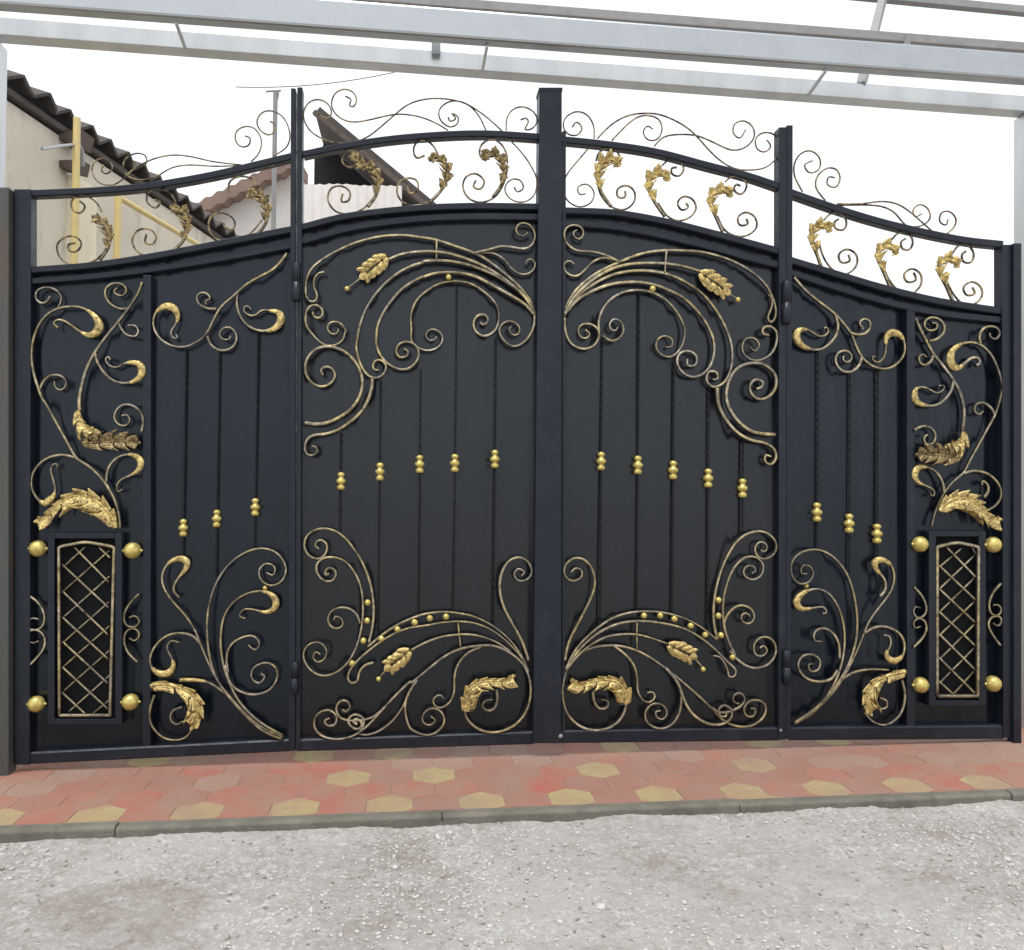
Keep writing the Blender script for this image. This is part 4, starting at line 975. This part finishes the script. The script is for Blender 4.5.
# --- right side panel
for s_, kw in [
 (pts('O', 100,55, 180,145, 260,215, 340,275, 400,325, 460,390, 520,470, 550,550, 590,630, 650,690, 720,720, 790,720, 860,680, 905,610, 905,530, 875,475, 815,458, 778,490, 770,560, 760,630, 720,675, 680,665, 672,635, 695,635), dict(gold=[(16, 3.6, 2.2)])),
 (pts('O', 400,325, 420,390, 415,460, 370,530, 300,580, 220,580, 150,545, 118,490, 135,442, 190,435, 240,460, 280,485, 330,478, 352,445, 335,420, 318,430), dict(gold=[(7, 3.7, 2.5)])),
 (pts('O', 510,460, 560,472, 620,465, 655,420, 650,375, 615,358, 580,380, 585,410, 605,425, 595,435), {}),
 (pts('O', 595,630, 580,690, 530,740, 470,745, 420,710, 402,650, 425,605, 475,590, 515,615, 515,660, 480,675, 455,650, 465,630), {}),
 (pts('P', 355,418, 375,395, 375,360, 348,325, 338,298, 360,285, 393,300, 408,345, 395,400, 350,460, 315,510, 295,560, 270,620, 235,690, 190,760, 130,820, 50,872), dict(gold=[(4.4, 3.3, 2.2)])),
 (pts('P', 50,870, 120,825, 190,750, 240,670, 270,580, 275,500, 265,420, 240,340, 195,280, 140,250, 85,255, 45,285, 38,330, 60,368, 95,370, 118,340, 105,308, 78,308, 75,335, 95,335), {}),
 (pts('P', 50,872, 110,840, 170,770, 210,690, 228,610, 228,530, 205,450, 165,400, 120,390, 78,408, 58,440, 78,463, 120,458, 155,455, 165,475, 150,478), dict(gold=[(10, 3.4, 2.2)])),
 (pts('P', 212,640, 210,590, 190,550, 155,530, 122,545, 122,575, 150,578), {}),
 (pts('P', 205,680, 180,715, 130,722, 85,705, 62,665, 80,630, 115,625, 142,645, 135,680, 108,685, 100,662, 120,658), {}),
 (pts('P', 300,550, 345,525, 395,530, 435,560, 445,605, 430,640, 400,648, 380,625, 395,590, 390,560, 368,555), dict(gold=[(6, 3.3, 1.7)])),
 (pts('P', 210,720, 260,690, 320,678, 390,680), {}),
 (pts('P', 435,715, 447,770, 430,840, 380,878, 330,865, 300,830), dict(w=1.6)),
 (pts('P', 355,780, 380,790, 380,815, 355,820), dict(w=1.5)),
 (pts('Q', 125,150, 160,235, 210,330, 265,435, 340,530, 430,650, 480,740, 'R', 367,60, 378,120, 375,190, 368,245), dict(taper=(.9, 1.2))),
 (pts('Q', 235,340, 300,325, 355,275, 360,210, 320,160, 250,145, 200,180, 205,235, 250,255, 300,235, 295,195, 260,190), {}),
 (pts('Q', 270,460, 250,510, 200,540, 158,515, 155,470, 185,450, 215,475), {}),
 (pts('Q', 440,670, 420,740, 'R', 300,5, 270,50, 220,88, 150,93, 95,68, 'Q', 118,790, 128,740, 170,718, 230,735, 300,770, 350,745, 360,710, 310,710), dict(gold=[(6.6, 3.4, 2.2)])),
 (pts('Q', 622,540, 655,525, 640,480, 590,478, 540,515, 490,560, 445,556, 412,500, 430,425, 490,370, 570,350, 650,365, 720,420, 770,490, 810,590, 840,710, 'R', 592,50, 560,150, 510,240, 450,350, 400,440, 375,490, 310,545, 260,610, 230,670, 200,740, 185,810), dict(gold=[(6.8, 4.0, 3)])),
 (pts('Q', 660,360, 650,300, 680,240, 740,218, 800,235, 818,285, 785,325, 740,305, 735,275), {}),
 (pts('R', 560,150, 540,110, 490,75, 445,90, 440,130, 470,145, 490,125), {}),
 (pts('R', 375,495, 430,480, 500,490, 560,530, 595,590, 595,640, 560,690, 510,715), {}),
 (pts('R', 495,640, 520,600, 515,560, 485,540, 482,565), dict(w=1.8)),
 (pts('R', 260,610, 250,550, 215,490, 160,458, 105,462, 84,510, 110,550, 165,575, 200,600, 195,630, 175,620), dict(gold=[(4.6, 3.4, 2)])),
 (pts('R', 80,240, 130,215, 180,225, 208,270, 190,320, 150,320, 138,285, 160,265), {}),
 (pts('S', 70,292, 100,325, 118,370, 110,400, 85,410, 68,390, 75,368, 95,372), dict(w=1.4)),
 (pts('S', 68,522, 100,490, 118,455, 110,420, 85,412, 68,430, 75,448, 95,442), dict(w=1.4)),
 (pts('S', 402,278, 370,315, 355,360, 365,395, 390,400, 402,380, 390,360, 370,362), dict(w=1.4)),
 (pts('S', 400,515, 370,475, 352,435, 365,408, 395,404, 402,425, 390,440, 370,430), dict(w=1.4)),
]: scroll(SR, s_, **kw)
bead(SR, pts('P', 95,380)[0], 2.2)
acanthus(SR, pts('R', 372,250, 360,290, 335,320, 300,335), 11, 4, prof=lambda u: .5+.7*u, left=.5, right=1, ang=50)
acanthus(SR, pts('R', 355,395, 300,395, 230,385, 160,380, 95,385), 10, 6, material='bronze_leaf', ang=60)
acanthus(SR, pts('R', 228,720, 265,670, 330,640, 400,645, 455,680, 505,730, 545,770, 585,770), 13, 8, prof=lambda u: .4+.95*math.sin(math.pi*min(1, .05+u*1.25))**.8 if u < .72 else .55+.5*(u-.72), left=1.25, right=.5, ang=62)
acanthus(SR, pts('P', 445,685, 395,695, 340,720, 308,760, 305,800, 322,835), 11, 6, left=.5, right=1.2, ang=55, prof=lambda u: .85-1.2*u if u < .28 else .45+.72*math.sin(math.pi*min(1, (u-.28)*1.22)))
for x, y0, y1, cy in ((817.2, 351, 550, 512), (849.3, 373, 581, 523.2), (877.3, 370, 559, 533.5)): twisted_bar(SR, x, y0, y1, cy=cy)
cp_ = pts('S', 158,142, 235,124, 315,142, 312,706, 158,706)
lattice(SR, (929, 531, 986, 706), *cp_, L2('S', [(195,142,308,258), (165,210,308,345), (165,298,308,432), (165,385,308,520), (165,470,308,612), (165,560,308,702), (165,650,222,702), (290,140,308,170),
    (165,218,250,146), (165,302,308,165), (165,390,308,250), (165,478,308,340), (165,570,308,426), (165,660,308,515), (218,702,308,602)]))
for x, y in ((920, 544.2), (993, 544.7), (920.5, 685), (993, 683.7)): gball(SR, x, y, 7.4)

# --- crest: thin scrolls between and above the arched rails (clear of the sheet, centred on the frame)
YC = -.012
def crest(parent, l, w=.95):
    for s_ in l: scroll(parent, s_, w=w, Y=YC, name='crest_scroll', material='crest_iron', taper=(1, .85))
def motif(parent, upper, lower, spine, width, flip, lobes=5):
    crest(parent, [upper, lower], 1.05)
    scroll(parent, spine, w=1.5, Y=YC, name='crest_stem', material='brushed_iron', taper=(1.1, .8))
    k = [spine[1]]+spine[2:]
    acanthus(parent, k, width*.86, lobes, Y=YC-.006, left=(1.0 if flip else .6), right=(.6 if flip else 1.0), material='gold_leaf' if flip else 'bronze_leaf', name='crest_leaf', prof=lambda u: .35+.9*math.sin(math.pi*min(1, .1+u*.72)), curl=.016, rib=1.1, notch=.8, sharp=1.0, ang=35)  # right-hand crest leaves are paler: their backlight is put into the colour
motif(SL, pts('U', 345,610, 368,632, 345,662, 312,645, 310,605, 345,582, 385,592, 420,620, 440,655), pts('U', 325,790, 295,798, 300,825, 335,825, 352,790, 325,762, 280,765, 245,800, 260,855, 310,885, 370,880, 420,860, 455,820, 480,770, 485,730), pts('U', 430,865, 465,815, 478,760, 455,705, 410,680), 10.5, False)
motif(SL, pts('T1', 505,655, 525,662, 510,682, 480,660, 490,625, 530,618, 565,640, 580,680), pts('T1', 480,768, 475,795, 500,800, 512,775, 490,750, 450,755, 432,790, 455,830, 510,840, 570,825, 605,780, 620,740, 615,700), pts('T1', 555,832, 600,790, 618,740, 605,695, 565,680), 10.5, False)
motif(SL, pts('T5', 495,555, 495,515, 525,488, 570,482, 610,495, 650,550), pts('T5', 470,715, 475,740, 515,745, 525,710, 490,672, 440,665, 400,690, 395,750, 430,795, 490,812, 550,800, 610,760, 660,700), pts('T5', 640,770, 680,715, 690,650, 665,590, 620,560, 595,580), 10.5, False)
motif(LL, pts('T2', 245,600, 250,625, 225,635, 198,615, 205,580, 240,570, 280,600), pts('T2', 200,735, 195,765, 222,762, 228,728, 195,705, 155,715, 143,760, 170,800, 215,812, 265,800, 310,760, 340,710), pts('T2', 295,785, 325,745, 338,690, 315,640, 265,620, 240,585), 10, False, 6)
motif(LL, pts('T2', 510,590, 480,600, 468,570, 480,540, 515,533, 545,555, 565,595), pts('T2', 445,705, 455,735, 485,720, 482,685, 450,675, 415,690, 405,730, 430,770, 480,780, 530,765, 575,720, 600,660), pts('T2', 530,768, 572,725, 598,670, 590,620, 555,595, 530,605), 10, False)
motif(LL, pts('T2', 745,610, 720,590, 725,550, 765,527, 800,545, 822,585, 825,620), pts('T2', 705,685, 695,708, 722,718, 738,688, 705,658, 668,670, 655,710, 680,755, 730,768, 780,745, 812,695, 825,640), pts('T2', 770,748, 802,700, 815,645, 795,595, 755,580, 732,602), 10, False)
motif(RL, pts('T3', 175,610, 185,580, 215,562, 250,570, 268,600), pts('T3', 285,725, 285,748, 258,748, 255,718, 290,703, 320,725, 320,765, 285,795, 238,788, 195,745, 178,690), pts('T3', 232,785, 190,720, 178,660, 195,615, 235,600, 260,625), 11.5, True, 6)
motif(RL, pts('T3', 480,635, 462,638, 462,660, 490,668, 508,640, 490,608, 455,603, 425,628), pts('T3', 515,770, 525,785, 500,798, 483,770, 505,745, 540,755, 555,790, 530,825, 480,838, 440,815, 410,770), pts('T3', 436,822, 396,765, 370,705, 384,665, 425,652, 447,680), 11, True)
motif(RL, pts('T3', 722,705, 705,700, 698,722, 725,738, 747,705, 730,675, 690,668, 665,690), pts('T3', 745,830, 750,850, 720,855, 712,825, 740,805, 775,820, 785,860, 750,893, 700,895, 660,870, 635,820), pts('T3', 655,880, 628,820, 605,765, 618,728, 660,715, 684,740), 11, True)
motif(SR, pts('T4', 210,672, 198,680, 200,700, 225,705, 235,680, 215,653, 185,655, 165,675), pts('T4', 240,780, 245,800, 218,805, 210,780, 235,763, 265,780, 265,815, 230,842, 190,825, 162,785, 150,740), pts('T4', 157,818, 142,775, 124,735, 132,700, 162,688, 182,706), 10, True)
motif(SR, pts('T4', 415,732, 402,740, 405,762, 428,765, 438,738, 420,713, 392,715, 372,735), pts('T4', 440,835, 448,858, 420,865, 410,840, 435,823, 462,840, 462,875, 430,902, 390,888, 360,850, 345,805), pts('T4', 370,885, 348,832, 328,785, 338,755, 368,752, 386,775), 10, True)
motif(SR, pts('T4', 600,770, 588,780, 592,802, 615,805, 625,778, 605,750, 578,752, 560,775), pts('T4', 620,880, 628,900, 602,905, 592,880, 618,863, 645,878, 650,908, 620,935, 585,928, 555,890, 535,845), pts('T4', 562,928, 538,872, 514,825, 524,798, 556,792, 573,815), 10, True)
crest(SL, [
 pts('T1', 340,540, 332,558, 348,570, 370,550, 350,520, 315,525, 300,560, 325,600, 375,605, 410,580, 430,560, 490,525, 560,508, 620,512, 700,530, 790,540),
 pts('T1', 445,530, 435,545, 455,550, 480,535, 475,508, 440,503, 405,528, 412,572, 455,590, 510,580, 560,550, 620,540, 700,545, 790,542),
 pts('T5', 575,280, 600,290, 595,325, 560,335, 530,310, 530,260, 570,233, 620,240, 655,290, 655,340, 635,380, 605,408),
 pts('T5', 700,208, 720,218, 720,262, 690,275, 645,245, 635,200, 665,160, 710,155, 760,180, 790,230, 800,290, 780,340, 715,380),
 pts('px', 297,152, 285,160, 270,166)], .8)
crest(LL, [
 pts('T2', 210,365, 232,378, 225,400, 240,405, 253,380, 240,350, 205,338, 170,355, 157,400, 180,440, 230,463, 300,455, 400,433, 480,440, 550,465, 600,495),
 pts('T2', 100,430, 120,440, 145,450, 158,425, 140,390, 100,377, 65,395, 50,440, 75,495, 120,525, 170,542, 230,540, 290,522, 340,485, 400,433, 450,395, 520,375, 590,375, 660,390, 720,425, 770,465, 805,498),
 pts('T2', 600,445, 607,460, 630,450, 612,430, 637,442, 635,470, 605,482, 570,455, 565,420, 590,392, 630,382, 680,400, 720,445, 745,500),
 pts('T2', 875,455, 895,448, 905,462, 890,490, 915,490, 938,460, 925,425, 885,405, 845,415, 822,450, 820,495),
 pts('T2', 850,710, 862,728, 885,715, 875,685, 840,680, 815,710, 825,745, 870,768, 920,750, 938,690, 920,640, 880,580, 828,525)], .8)
crest(RL, [
 pts('T3', 85,482, 100,462, 122,485, 105,512, 70,510, 50,480, 60,445, 100,423, 140,435, 165,475, 168,525),
 pts('T3', 180,525, 230,475, 290,440, 350,430, 410,433, 480,460, 540,500, 590,555, 640,605, 700,640, 760,645, 820,635, 865,590, 872,545, 850,510, 810,503, 780,525, 785,565, 815,577, 838,555, 822,530),
 pts('T3', 235,533, 280,485, 330,445, 375,438, 415,455, 425,495, 405,530, 370,530, 353,500, 370,478, 390,490),
 pts('T3', 395,555, 430,520, 490,510, 560,515, 630,545, 690,570, 740,560, 775,520, 768,480, 735,458, 700,470, 695,505, 720,525, 742,492),
 pts('T3', 160,545, 110,605, 65,660, 48,710, 65,760, 110,785, 155,770, 168,730, 140,698, 105,710, 112,738, 135,735)], .8)
crest(SR, [
 pts('T4', 100,588, 75,540, 75,500, 95,470, 125,462, 153,485, 150,520, 120,530, 105,505, 130,493),
 pts('T4', 170,615, 140,575, 145,540, 175,515, 205,520, 215,550, 200,575, 175,565, 180,542, 198,545),
 pts('T4', 205,625, 280,625, 340,617, 390,625, 430,650, 470,685, 505,715),
 pts('T4', 210,630, 270,628, 340,632, 380,650, 410,685, 430,695, 470,690, 492,665, 480,635, 455,627, 438,645, 445,665, 465,655),
 pts('T4', 535,722, 565,695, 570,670, 550,648, 525,652, 520,680, 540,690, 545,672)], .8)
for o in bpy.data.objects:
    if '_b' in o: del o['_b']
